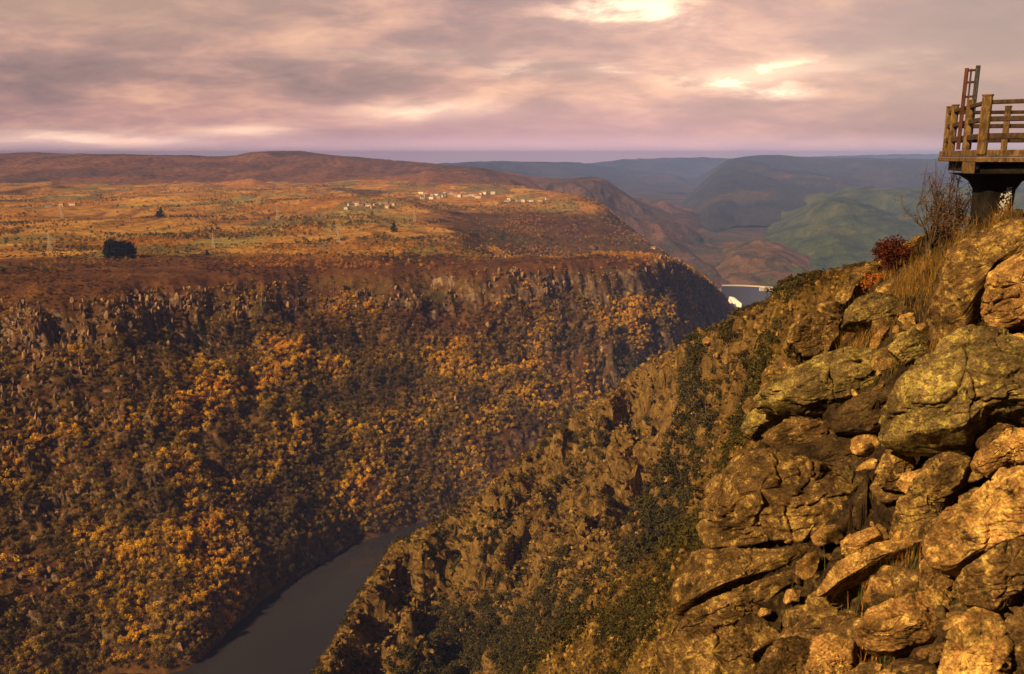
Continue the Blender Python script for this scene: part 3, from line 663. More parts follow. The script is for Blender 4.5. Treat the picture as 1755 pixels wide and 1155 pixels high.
BL = [
 ('wide lichen-covered capstone with a pointed lip, above the long dark crack', [(1290, 690), (1305, 672), (1335, 652), (1400, 618), (1440, 604), (1485, 610), (1530, 622), (1564, 640), (1530, 655), (1480, 675), (1430, 696), (1380, 704), (1330, 700)], 0.45, 1.0, .3, M_RL, 1, .5),
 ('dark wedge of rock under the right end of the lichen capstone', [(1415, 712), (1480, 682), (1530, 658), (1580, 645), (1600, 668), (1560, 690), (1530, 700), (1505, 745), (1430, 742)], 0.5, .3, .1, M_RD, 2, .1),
 ('snout-shaped stone sticking out left below the lichen capstone', [(1270, 745), (1278, 715), (1300, 700), (1345, 698), (1350, 714), (1310, 735), (1290, 752)], 0.35, .7, .5, M_RL, 3, .3),
 ('low golden-topped ledge stone beside the snout-shaped stone', [(1300, 765), (1320, 740), (1365, 722), (1410, 730), (1445, 752), (1430, 775), (1370, 782), (1320, 778)], 0.45, .9, .3, M_RB, 4, .3),
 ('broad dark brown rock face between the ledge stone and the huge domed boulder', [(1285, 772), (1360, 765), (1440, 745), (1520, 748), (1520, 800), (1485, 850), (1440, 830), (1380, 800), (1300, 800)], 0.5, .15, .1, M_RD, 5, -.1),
 ('huge domed brown boulder with a lit upper left rim, left side of the outcrop', [(1188, 905), (1196, 860), (1218, 815), (1260, 792), (1310, 780), (1365, 780), (1420, 808), (1456, 822), (1482, 836), (1455, 885), (1438, 925), (1370, 935), (1290, 942), (1205, 945)], 0.9, .35, .5, M_RB, 6, .6),
 ('long layered slab directly under the huge domed boulder', [(1148, 1055), (1160, 1005), (1195, 950), (1290, 946), (1380, 928), (1420, 925), (1380, 960), (1310, 985), (1240, 1015), (1180, 1045)], 0.6, .4, .4, M_RB, 7, .5),
 ('thin golden slab, third layer down below the domed boulder', [(1145, 1092), (1160, 1062), (1240, 1030), (1320, 1000), (1375, 975), (1385, 990), (1330, 1030), (1320, 1055), (1250, 1078), (1170, 1095)], 0.4, .6, .4, M_RB, 8, .4),
 ('lowest layered slab at the foot of the outcrop\'s left side', [(1138, 1110), (1230, 1085), (1320, 1062), (1350, 1080), (1300, 1120), (1280, 1200), (1130, 1200)], 0.7, .4, .4, M_RB, 9, .4),
 ('large smooth yellow-green lichen boulder with a ragged undercut edge', [(1500, 742), (1512, 722), (1540, 695), (1600, 648), (1655, 604), (1700, 598), (1830, 600), (1830, 712), (1760, 712), (1700, 722), (1655, 752), (1600, 758), (1540, 755)], 0.6, 1.0, .35, M_RL, 10, .7),
 ('tall leaning grey-brown slab beneath the yellow-green boulder', [(1515, 915), (1545, 862), (1598, 782), (1625, 770), (1668, 778), (1660, 830), (1625, 862), (1600, 915), (1545, 928)], 0.35, .3, .3, M_RB, 11, .3),
 ('small upright wedge rock in the dark gap left of the leaning slab', [(1504, 812), (1522, 775), (1560, 768), (1572, 800), (1550, 842), (1512, 838)], 0.35, .2, .3, M_RB, 12, .2),
 ('bulky golden boulder with a smooth bright left shoulder, at the right edge', [(1598, 945), (1612, 915), (1655, 872), (1700, 850), (1725, 812), (1780, 785), (1850, 790), (1850, 900), (1760, 930), (1690, 955), (1650, 985), (1605, 975)], 0.6, .4, .6, M_RG, 13, .45),
 ('speckled tan boulder low in the middle of the outcrop, beside the orange tuft', [(1478, 1085), (1495, 1052), (1545, 1028), (1615, 998), (1638, 1030), (1640, 1068), (1590, 1105), (1530, 1120), (1490, 1115)], 0.5, .4, .45, M_RG, 14, .35),
 ('sharp-edged dark slab leaning under the bulky golden boulder', [(1632, 1005), (1690, 965), (1750, 932), (1840, 925), (1840, 1000), (1765, 1025), (1700, 1045), (1650, 1032)], 0.35, .5, .1, M_RB, 15, .35),
 ('lit rounded rock below the sharp-edged slab, lower right corner', [(1610, 1155), (1640, 1085), (1680, 1045), (1715, 1055), (1740, 1100), (1725, 1160), (1690, 1210), (1600, 1210)], 0.45, .5, .5, M_RG, 16, .3),
 ('blocky golden rock at the bottom of the outcrop, left of the speckled boulder', [(1385, 1140), (1400, 1100), (1435, 1086), (1462, 1096), (1460, 1150), (1445, 1190), (1385, 1190)], 0.35, .4, .5, M_RG, 17, .3),
 ('long narrow tan slab pointing down left through the grass', [(1394, 1008), (1428, 978), (1485, 945), (1525, 925), (1562, 908), (1584, 918), (1572, 945), (1525, 962), (1480, 985), (1430, 1008), (1402, 1018)], 0.22, .7, .4, M_RG, 18, .3),
 ('bright flat orange-yellow slab behind the long narrow tan slab', [(1438, 955), (1440, 925), (1478, 912), (1506, 904), (1512, 922), (1482, 942), (1455, 952)], 0.18, .8, .6, M_RG, 19, .35),
 ('pale yellow upright stone standing on the slope above the lichen capstone', [(1489, 606), (1494, 584), (1506, 566), (1520, 558), (1514, 585), (1504, 610)], 0.2, .1, .9, M_RG, 20, .4),
 ('long sloping top slab with a sunlit ridge line, under the lookout', [(1578, 560), (1590, 520), (1605, 480), (1640, 438), (1690, 405), (1750, 380), (1850, 368), (1850, 430), (1730, 452), (1695, 478), (1682, 520), (1650, 560), (1610, 575)], 0.55, .7, .3, M_RB, 21, .6),
 ('large orange-gold boulder at the right edge under the sloping top slab', [(1685, 515), (1695, 480), (1735, 450), (1790, 425), (1850, 425), (1850, 560), (1770, 560), (1700, 570), (1686, 550)], 0.5, .3, .6, M_RG, 22, .8),
 ('flat ledge rock with a golden crest among dry grass', [(1438, 560), (1448, 530), (1500, 505), (1540, 508), (1556, 528), (1520, 548), (1470, 560)], 0.4, .8, .3, M_RL, 23, .3),
 ('brown block at the left brow of the outcrop', [(1350, 588), (1362, 562), (1405, 545), (1440, 535), (1445, 580), (1420, 612), (1372, 612)], 0.6, .5, .3, M_RB, 24, .3),
 ('narrow slab along the skyline left of the red bush', [(1425, 512), (1432, 485), (1470, 465), (1512, 455), (1516, 472), (1475, 495), (1445, 520)], 0.5, .7, .3, M_RB, 25, .3),
 ('knobbly rock between the top slab and the yellow-green boulder', [(1590, 640), (1600, 590), (1640, 565), (1680, 575), (1680, 600), (1640, 612), (1610, 650)], 0.35, .5, .4, M_RB, 26, .25),
 ('small reddish-gold block right of the leaning slab', [(1660, 800), (1672, 778), (1700, 770), (1730, 740), (1790, 735), (1790, 780), (1720, 800), (1690, 815)], 0.3, .5, .4, M_RG, 27, .3),
 ('low brown rock at the bottom edge between the golden block and the left slabs', [(1300, 1160), (1320, 1110), (1365, 1085), (1400, 1090), (1390, 1130), (1375, 1190), (1300, 1190)], 0.4, .5, .4, M_RB, 28, .2),
 ('split rock in the lower right corner under the sharp-edged slab', [(1720, 1060), (1780, 1030), (1850, 1020), (1850, 1180), (1750, 1180), (1735, 1110)], 0.4, .4, .3, M_RB, 29, .2),
 ('rounded rock half buried in grass above the knobbly rock', [(1520, 600), (1535, 575), (1570, 562), (1592, 575), (1588, 605), (1550, 622)], 0.35, .6, .3, M_RL, 30, .1),
 ('ledge rock behind the lichen capstone on its right', [(1560, 632), (1580, 612), (1620, 605), (1630, 620), (1600, 640), (1572, 648)], 0.3, .7, .3, M_RB, 31, .2),
]
SHORT = ['wide lichen capstone', 'dark wedge rock under the capstone', 'snout-shaped stone', 'golden ledge stone', 'broad dark rock face', 'huge domed boulder', 'slab under the domed boulder', 'thin golden slab', 'lowest left slab', 'yellow-green boulder', 'tall leaning slab', 'upright wedge rock',
 'bulky golden boulder', 'speckled tan boulder', 'sharp-edged dark slab', 'lit corner rock', 'blocky golden rock', 'long narrow tan slab', 'bright orange-yellow slab', 'pale upright stone', 'sloping top slab', 'orange-gold boulder', 'golden-crested ledge rock', 'brown brow block', 'skyline slab', 'knobbly rock', 'reddish-gold block', 'low bottom rock', 'split corner rock', 'half-buried grassy rock', 'ledge rock behind the capstone']
BC = []
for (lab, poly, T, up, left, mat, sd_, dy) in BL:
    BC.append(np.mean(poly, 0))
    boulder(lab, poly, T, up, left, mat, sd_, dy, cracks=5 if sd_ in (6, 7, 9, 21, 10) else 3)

# smaller rocks: four shapes, turned and sized differently
def small_rock(seed):
    rg = np.random.RandomState(seed); na, nn = 40, 22
    th = np.linspace(0, 2 * math.pi, na, endpoint=False)[:, None]; ph = np.linspace(0, math.pi, nn)[None]
    L = np.stack([np.cos(th) * np.sin(ph) * 1.3, np.sin(th) * np.sin(ph) * 0.8, np.cos(ph) * 0.62 + 0 * th], -1)
    for i in range(16):
        f = rg.normal(size=3); f /= np.linalg.norm(f); dd = L @ f; lim = dd.max() * rg.uniform(0.5, 0.8)
        L = L - np.maximum(0, dd - lim)[..., None] * f
    r = L / (np.linalg.norm(L, axis=-1, keepdims=True) + 1e-6)
    L = L + r * (fbm(L * 1.6 + seed, 5, 0.6) * 0.07)[..., None]
    return L.reshape(-1, 3), grid_faces(na, nn, True)[:, ::-1]
rrg = random.Random(5)
small_me = {}
def place_rock(name, p, s, rot, mat, label, group, k):
    key = (k, mat.name)
    if key not in small_me:
        V, Fc = small_rock(k * 7 + 3); o = mesh_obj(name, V, Fc, mat, smooth=True); small_me[key] = o.data
    else:
        o = bpy.data.objects.new(name, small_me[key]); COL.objects.link(o)
    o.location = p; o.scale = (s, s * rrg.uniform(.7, 1.1), s * rrg.uniform(.6, 1.1)); o.rotation_euler = rot
    return tag(o, label, 'rock', group)
SM = [(M_RB, 'brown fractured rock wedged between the big boulders of the outcrop', 'brown rocks wedged in the outcrop'),
      (M_RG, 'golden fractured rock wedged between the big boulders of the outcrop', 'golden rocks wedged in the outcrop')]
cnt = 0
while cnt < 300:
    u = rrg.uniform(1170, 1755); v = rrg.uniform(480, 1155)
    if v < 480 + (1755 - u) * 0.0 or (u - 1170) < (1000 - v) * 0.45 - 20: continue
    t_ = hitC(u, v); p = E0 + ray(u, v) * t_
    big = cnt < 150
    s = (rrg.uniform(.12, .40) if big else rrg.uniform(.05, .13)) * (t_ / 10) ** 0.3
    mat, lab, grp = SM[0] if rrg.random() < .68 else SM[1]
    nb_ = int(np.argmin([np.hypot(c[0] - u, c[1] - v) for c in BC])); side = 'left of' if u < BC[nb_][0] - 25 else ('right of' if u > BC[nb_][0] + 25 else ('above' if v < BC[nb_][1] else 'below'))
    siz = '' if not big else ('large ' if s > .34 else 'mid-sized ')
    lab = siz + ('brown' if mat is M_RB else 'golden') + (' fractured rock wedged ' if big else ' small loose stone ') + side + ' the ' + SHORT[nb_]
    if not big: grp = grp.replace('rocks wedged', 'loose stones')
    grp = lab.replace('rock wedged', 'rocks wedged').replace('loose stone', 'loose stones')
    place_rock('rock' if big else 'stone', (p[0], p[1], p[2] - s * .1 - .18), s, (rrg.uniform(-.3, .3), rrg.uniform(-.7, -.2), rrg.uniform(-.4, .5) if big else rrg.uniform(0, 6)), mat, lab, grp, rrg.randrange(5))
    cnt += 1

# ---------------------------------------------------------------- wooden lookout on its concrete column
def wood_mat(name, base, edge):
    m, n = material(name, 0.85, 0.2)
    w = n.noise(n.vm('MULTIPLY', n.pos, (6, 6, 1.2)), 2.2, 6, 0.7, 1.2)
    c = n.ramp(w, [(0.3, tuple(x * .35 for x in base)), (0.5, base), (0.68, edge)])
    n.put(n.bsdf.inputs['Base Color'], n.mix(n.map(n.noise(n.pos, 4, 5, .7), .52, .62, 0, .7), c, (0.03, 0.018, 0.01)))
    n.put(n.bsdf.inputs['Normal'], n.bump(w, 0.6, 0.02)); return m
M_POST = wood_mat('weathered_post', (0.12, 0.07, 0.032), (0.26, 0.175, 0.075))
M_RAIL = wood_mat('dark_rail', (0.055, 0.035, 0.025), (0.10, 0.06, 0.035))
M_CONC = rock_mat('column_concrete', (0.012, 0.010, 0.009), (0.025, 0.02, 0.016), 0.2)
M_PALE = wood_mat('pale_patch', (0.55, 0.55, 0.60), (0.7, 0.7, 0.72))
M_STEEL = wood_mat('painted_frame_blue', (0.05, 0.055, 0.075), (0.09, 0.10, 0.13))
M_RUST = wood_mat('painted_frame_red', (0.08, 0.03, 0.025), (0.15, 0.055, 0.04))
def bar(p, q, w, h, bev=0.12):
    """bevelled rectangular beam from p to q"""
    p = Vector(p); q = Vector(q); d = (q - p).normalized()
    up = Vector((0, 0, 1)) if abs(d.z) < 0.9 else Vector((0.5, 0.86, 0))
    x = d.cross(up).normalized(); y = x.cross(d)
    b = min(w, h) * bev; pr = []
    for sx, sy in ((1, 1), (-1, 1), (-1, -1), (1, -1)):
        c = [(sx * (w / 2 - b), sy * h / 2), (sx * w / 2, sy * (h / 2 - b))]
        pr += c if sx * sy < 0 else c[::-1]
    n = len(pr); V = [p + x * a + y * c for a, c in pr] + [q + x * a + y * c for a, c in pr]
    Fc = [(i, (i + 1) % n, n + (i + 1) % n, n + i) for i in range(n)] + [tuple(range(n))[::-1], tuple(range(n, 2 * n))]
    return V, Fc
def join(items):
    V, Fc = [], []
    for v, f in items:
        k = len(V); V += [tuple(a) for a in v]; Fc += [tuple(i + k for i in ff) for ff in f]
    return V, Fc
def lookout():
    ZD = 350.18
    c1 = at(1683, 256, 18.9); c1 = Vector((c1[0], c1[1], ZD)); c0 = at(1620, 256, 23.3); c0 = Vector((c0[0], c0[1], ZD))
    c2 = Vector((c1.x + 4.6, c1.y - 3.2, ZD)); c3 = Vector((c0.x + 5.2, c0.y - 1.0, ZD))
    root = empty('lookout_platform', (c1.x, c1.y, 348.4), 'raised wooden lookout deck with post and rail fence on a dark column', 'lookout')
    O = Vector(root.location)
    def add(name, items, mat, label=None):
        V, Fc = join(items); V = [Vector(v) - O for v in V]
        o = mesh_obj(name, V, Fc, mat, parent=root)
        if label: o['label'] = label
        return o
    # deck planks (one part) and the fascia beams round it
    planks = []
    n = 26
    for i in range(n):
        a = c1.lerp(c2, (i + .06) / n); b = c0.lerp(c3, (i + .06) / n)
        a2 = c1.lerp(c2, (i + .94) / n)
        w = (a2 - a).length
        planks.append(bar(a.lerp(a2, .5) + Vector((0, 0, -.05)), b + (a2 - a) / 2 + Vector((0, 0, -.05)), w, .05, .1))
    add('deck', planks, M_RAIL)
    for nm, p, q in (('edge_beam', c1, c2), ('edge_beam', c0, c1), ('edge_beam', c0, c3)):
        d = (q - p).normalized(); s = Vector((-d.y, d.x, 0)) * 0.0
        add(nm, [bar(p - d * .12 + Vector((0, 0, -.10)), q + Vector((0, 0, -.10)), .12, .15, .1), bar(p - d * .14 + Vector((0, 0, -.235)), q + Vector((0, 0, -.235)), .14, .10, .1)], M_POST, 'weathered edge beam')
    ins = [c1 + Vector((.06, .12, 0)), c2, c3, c0 + Vector((.10, -.06, 0))]
    V = [Vector((q.x, q.y, z)) for z in (ZD - .52, ZD - .286) for q in ins]
    add('deck_slab', [(V, [(3, 2, 1, 0), (4, 5, 6, 7)] + [(i, (i + 1) % 4, 4 + (i + 1) % 4, 4 + i) for i in range(4)])], M_CONC, 'dark slab under the deck')
    e = c1 + Vector((-0.20, 0.02, -.42))
    add('beam_end', [bar(e, e + Vector((.22, .6, 0)), .17, .27, .08)], M_POST, 'pale sawn beam end')
    def posts(p, q, fr, w=0.17):
        out = []
        for f in fr:
            b = p.lerp(q, f); out.append(b)
            add('post', [bar(b + Vector((0, 0, -.12)), b + Vector((0, 0, 1.10)), w, w, .14), bar(b + Vector((0, 0, 1.102)), b + Vector((0, 0, 1.13)), w * 1.15, w * 1.15, .2)], M_POST)
        return out
    front = posts(c1, c2, (0.0, .19, .5, .99), .2); posts(c0, c1, (0.02, .19, .62), .16); posts(c0, c3, (.27, .55, .95), .15)
    for p, q in ((c1, c2), (c0, c1), (c0, c3)):
        for h, t in ((.97, .09), (.62, .11), (.26, .13)):
            add('rail', [bar(p + Vector((0, 0, h)), q + Vector((0, 0, h)), .07, t, .2)], M_RAIL)
    # column: flared concrete under the deck
    b = at(1722, 352, 18.6); bx, by = b[0], b[1] + .5
    prof = [(347.6, .36, .36), (349.0, .34, .34), (349.3, .35, .35), (349.48, .44, .42), (349.60, .62, .52), (349.657, .85, .66)]
    V, Fc = [], []; m = 28
    for z, rx, ry in prof:
        for i in range(m):
            a = 2 * math.pi * i / m; cx, sy = math.cos(a), math.sin(a)
            V.append(Vector((bx + rx * abs(cx) ** .4 * (1 if cx > 0 else -1) , by + ry * abs(sy) ** .4 * (1 if sy > 0 else -1), z)))
    for j in range(len(prof) - 1):
        for i in range(m): Fc.append((j * m + i, j * m + (i + 1) % m, (j + 1) * m + (i + 1) % m, (j + 1) * m + i))
    Fc.append(tuple(range((len(prof) - 1) * m, len(prof) * m)))
    add('column', [(V, Fc)], M_CONC)
    # pale flecks on the column
    rg = random.Random(3); it = []
    for i in range(90):
        x = bx + .05 + rg.gauss(0, .05) + 0.05 * (i % 2); z = rg.uniform(348.75, 349.42)
        s = rg.uniform(.006, .026); y = by - .372
        x += (z - 349.1) * .25
        it.append(([(x - s, y, z), (x + s * .2, y - .006, z - s * 1.3), (x + s, y, z + s * .3), (x - s * .1, y, z + s * 1.4), (x, y + .03, z)], [(0, 1, 2, 3), (0, 4, 1), (1, 4, 2), (2, 4, 3), (3, 4, 0)]))
    add('pale_flecks', it, M_PALE, 'patch of pale flecks')
    # panel frame standing on the deck
    f = at(1651, 256, 21.0); f = Vector((f[0], f[1], ZD)); O2 = f
    fr = empty('information_frame', f, 'tall narrow panel frame of red and blue bars standing on the lookout deck', 'sign frame')
    d = Vector((.94, -.34, 0)) * .115
    def add2(name, items, mat, label=None):
        V, Fc = join(items); o = mesh_obj(name, [Vector(v) - O2 for v in V], Fc, mat, parent=fr)
        if label: o['label'] = label
    add2('upright', [bar(f - d, f - d + Vector((.01, 0, 1.88)), .085, .07)], M_RUST, 'red upright')
    add2('upright', [bar(f + d, f + d + Vector((.015, 0, 1.93)), .10, .08)], M_STEEL, 'blue upright')
    add2('upright', [bar(f - d * .1, f - d * .1 + Vector((0, 0, 1.86)), .04, .05)], M_STEEL)
    for h in (1.82, 1.55, 1.22, .9): add2('crossbar', [bar(f - d + Vector((0, 0, h)), f + d + Vector((0, 0, h + .01)), .05, .05)], M_RUST)
lookout()
# ---------------------------------------------------------------- plants
def leaf_mat(name, attr=True, col=(0.1, 0.08, 0.02), var=0.5):
    m, n = material(name, 0.8, 0.08)
    if attr:
        at_ = n.n.new('ShaderNodeAttribute'); at_.attribute_type = 'INSTANCER'; at_.attribute_name = 'tint'; c = at_.outputs['Color']
    else: c = col
    nv = n.noise(n.pos, 0.9 if attr else 12.0, 3, 0.6)
    c = n.mix(1.0, c, n.ramp(nv, [(0.3, 1 - var), (0.5, 1.0), (0.7, 1 + var)]), 'MULTIPLY')
    n.put(n.bsdf.inputs['Base Color'], c)
    return m
M_LEAF = leaf_mat('autumn_leaves')
M_BARK, _n = material('bark', 0.95, 0.05); _n.put(_n.bsdf.inputs['Base Color'], _n.ramp(_n.noise(_n.pos, 3.0, 4), [(0.35, (0.03, 0.02, 0.012)), (0.65, (0.09, 0.065, 0.045))]))
def leaf_cloud(rg, blobs, n, size, up=0.3):
    """n small crooked leaf-clump faces spread through the given blobs (x, y, z, r, squash)"""
    w = np.array([b[3] ** 2 for b in blobs]); w /= w.sum(); k = rg.choice(len(blobs), n, p=w); B_ = np.array(blobs)[k]
    d = rg.normal(size=(n, 3)); d /= np.linalg.norm(d, axis=1)[:, None]
    rr = rg.uniform(0.45, 1.08, n) ** 0.6
    c = B_[:, :3] + d * (rr * B_[:, 3])[:, None] * np.stack([np.ones(n), np.ones(n), B_[:, 4]], -1)
    nn = d + rg.normal(size=(n, 3)) * 0.55 + np.array([0, 0, up]); nn /= np.linalg.norm(nn, axis=1)[:, None]
    a = np.cross(nn, rg.normal(size=(n, 3))); a /= np.linalg.norm(a, axis=1)[:, None]; b = np.cross(nn, a)
    s = size * rg.uniform(0.6, 1.4, n)[:, None]
    q = [c + a * s * rg.uniform(.6, 1.1, (n, 1)), c + b * s * rg.uniform(.5, 1, (n, 1)) + nn * s * .2, c - a * s * rg.uniform(.6, 1.1, (n, 1)), c - b * s * rg.uniform(.5, 1, (n, 1))]
    V = np.stack(q, 1).reshape(-1, 3); return V, np.arange(4 * n).reshape(-1, 4)
def tube(path, rad, m=6):
    V, Fc = [], []
    for i, p in enumerate(path):
        p = Vector(p); d = (Vector(path[min(i + 1, len(path) - 1)]) - Vector(path[max(i - 1, 0)])).normalized()
        x = d.cross(Vector((0.3, 0.9, 0.1))).normalized(); y = d.cross(x)
        for j in range(m): a = 2 * math.pi * j / m; V.append(tuple(p + (x * math.cos(a) + y * math.sin(a)) * rad[i]))
    for i in range(len(path) - 1):
        for j in range(m): Fc.append((i * m + j, i * m + (j + 1) % m, (i + 1) * m + (j + 1) % m, (i + 1) * m + j))
    Fc.append(tuple(range((len(path) - 1) * m, len(path) * m)))
    return V, Fc
def limbs(rg, n, h0, h1, spread, r0):
    it = [tube([(0, 0, -0.12), (rg.normal() * .02, rg.normal() * .02, h0), (rg.normal() * .04, rg.normal() * .04, h1)], [r0, r0 * .75, r0 * .2])]
    for i in range(n):
        a = rg.uniform(0, 6.28); z = rg.uniform(h0 * .8, h1 * .8); e = spread * rg.uniform(.6, 1)
        it.append(tube([(0, 0, z), (math.cos(a) * e * .5, math.sin(a) * e * .5, z + e * .45), (math.cos(a) * e, math.sin(a) * e, z + e * .8)], [r0 * .45, r0 * .3, r0 * .08], 5))
    return join(it)
# unit-height shapes; the round tree, the loose tree and the low bush
def tree_shape(seed, kind):
    rg = np.random.RandomState(seed)
    if kind == 'round':
        bl = [(rg.normal() * .13, rg.normal() * .13, rg.uniform(.42, .82), rg.uniform(.17, .30), .9) for i in range(8)]; return leaf_cloud(rg, bl, 190, .062), limbs(rg, 5, .25, .75, .28, .035)
    if kind == 'loose':
        bl = [(rg.normal() * .17, rg.normal() * .17, rg.uniform(.35, .88), rg.uniform(.12, .2), 1.1) for i in range(9)]; return leaf_cloud(rg, bl, 120, .05), limbs(rg, 7, .2, .85, .3, .03)
    bl = [(rg.normal() * .35, rg.normal() * .35, rg.uniform(.15, .55), rg.uniform(.25, .42), .8) for i in range(7)]; return leaf_cloud(rg, bl, 150, .10), limbs(rg, 5, .1, .5, .4, .04)
SH = {}
for kk in ('round', 'loose', 'bush'):
    SH[kk] = [tree_shape(i * 5 + len(kk), kk) for i in range(4)]
ME = {}
def grow(name, kind, k, p, h, tint, label, cat, group):
    root = empty(name, tuple(p), label, cat, group); root.scale = (h, h, h); root.rotation_euler = (0, 0, rrg.uniform(0, 6.28))
    if (kind, k) not in ME:
        (V, Fc), (V2, F2) = SH[kind][k]
        c = mesh_obj('crown', V, Fc, M_LEAF, parent=root); t = mesh_obj('trunk', V2, F2, M_BARK, parent=root); ME[(kind, k)] = (c.data, t.data); c['proto'] = 1; PROTO.setdefault(kind, []).append(c)
    else:
        a, b = ME[(kind, k)]
        c = bpy.data.objects.new('crown', a); t = bpy.data.objects.new('trunk', b)
        for o in (c, t): COL.objects.link(o); o.parent = root
    c['tint'] = tuple(float(x) for x in tint)
    return root
PROTO = {}
def scatter(name, P, H, T, protos, label, cat, flat=None):
    """everything of a kind nobody could count, as one object: points that carry copies of the crown shapes"""
    n = len(P); me = bpy.data.meshes.new(name); me.vertices.add(n); me.vertices.foreach_set('co', np.asarray(P, np.float32).ravel())
    rg = np.random.RandomState(n)
    a = me.attributes.new('tint', 'FLOAT_COLOR', 'POINT'); a.data.foreach_set('color', np.concatenate([T, np.ones((n, 1))], 1).astype(np.float32).ravel())
    a = me.attributes.new('size', 'FLOAT_VECTOR', 'POINT'); H = np.asarray(H, np.float32)
    a.data.foreach_set('vector', (np.stack([H, H, H], -1) * (flat if flat is not None else np.ones((1, 3)))).astype(np.float32).ravel())
    a = me.attributes.new('turn', 'FLOAT_VECTOR', 'POINT'); a.data.foreach_set('vector', np.stack([rg.normal(size=n) * .1, rg.normal(size=n) * .1, rg.uniform(0, 6.28, n)], -1).astype(np.float32).ravel())
    a = me.attributes.new('pick', 'INT', 'POINT'); a.data.foreach_set('value', rg.randint(0, len(protos), n).astype(np.int32))
    o = bpy.data.objects.new(name, me); COL.objects.link(o); tag(o, label, cat, kind='stuff')
    g = bpy.data.node_groups.new(name, 'GeometryNodeTree'); g.interface.new_socket('Geometry', in_out='INPUT', socket_type='NodeSocketGeometry'); g.interface.new_socket('Geometry', in_out='OUTPUT', socket_type='NodeSocketGeometry')
    N = g.nodes; gi = N.new('NodeGroupInput'); go = N.new('NodeGroupOutput'); iop = N.new('GeometryNodeInstanceOnPoints'); jn = N.new('GeometryNodeJoinGeometry')
    for pr in protos:
        oi = N.new('GeometryNodeObjectInfo'); oi.inputs['Object'].default_value = pr; oi.inputs['As Instance'].default_value = True; oi.transform_space = 'ORIGINAL'
        g.links.new(oi.outputs['Geometry'], jn.inputs[0])
    def att(nm, ty):
        x = N.new('GeometryNodeInputNamedAttribute'); x.data_type = ty; x.inputs['Name'].default_value = nm; return x.outputs[0]
    g.links.new(gi.outputs[0], iop.inputs['Points']); g.links.new(jn.outputs[0], iop.inputs['Instance']); iop.inputs['Pick Instance'].default_value = True
    g.links.new(att('pick', 'INT'), iop.inputs['Instance Index']); g.links.new(att('size', 'FLOAT_VECTOR'), iop.inputs['Scale'])
    e2 = N.new('FunctionNodeEulerToRotation'); g.links.new(att('turn', 'FLOAT_VECTOR'), e2.inputs[0]); g.links.new(e2.outputs[0], iop.inputs['Rotation'])
    g.links.new(iop.outputs[0], go.inputs[0])
    md = o.modifiers.new('scatter', 'NODES'); md.node_group = g
    return o
def proj(P):
    X, Y, Z = P[:, 0], P[:, 1], P[:, 2] - CAMZ
    yc = -Y * math.sin(-PITCH) + Z * math.cos(PITCH); zc = Y * math.cos(PITCH) - Z * math.sin(PITCH)
    return CX + F * X / zc, CY - F * yc / zc
cr_u = [q[0] for q in crest]; cr_v = [q[1] for q in crest]
rg = np.random.RandomState(12)

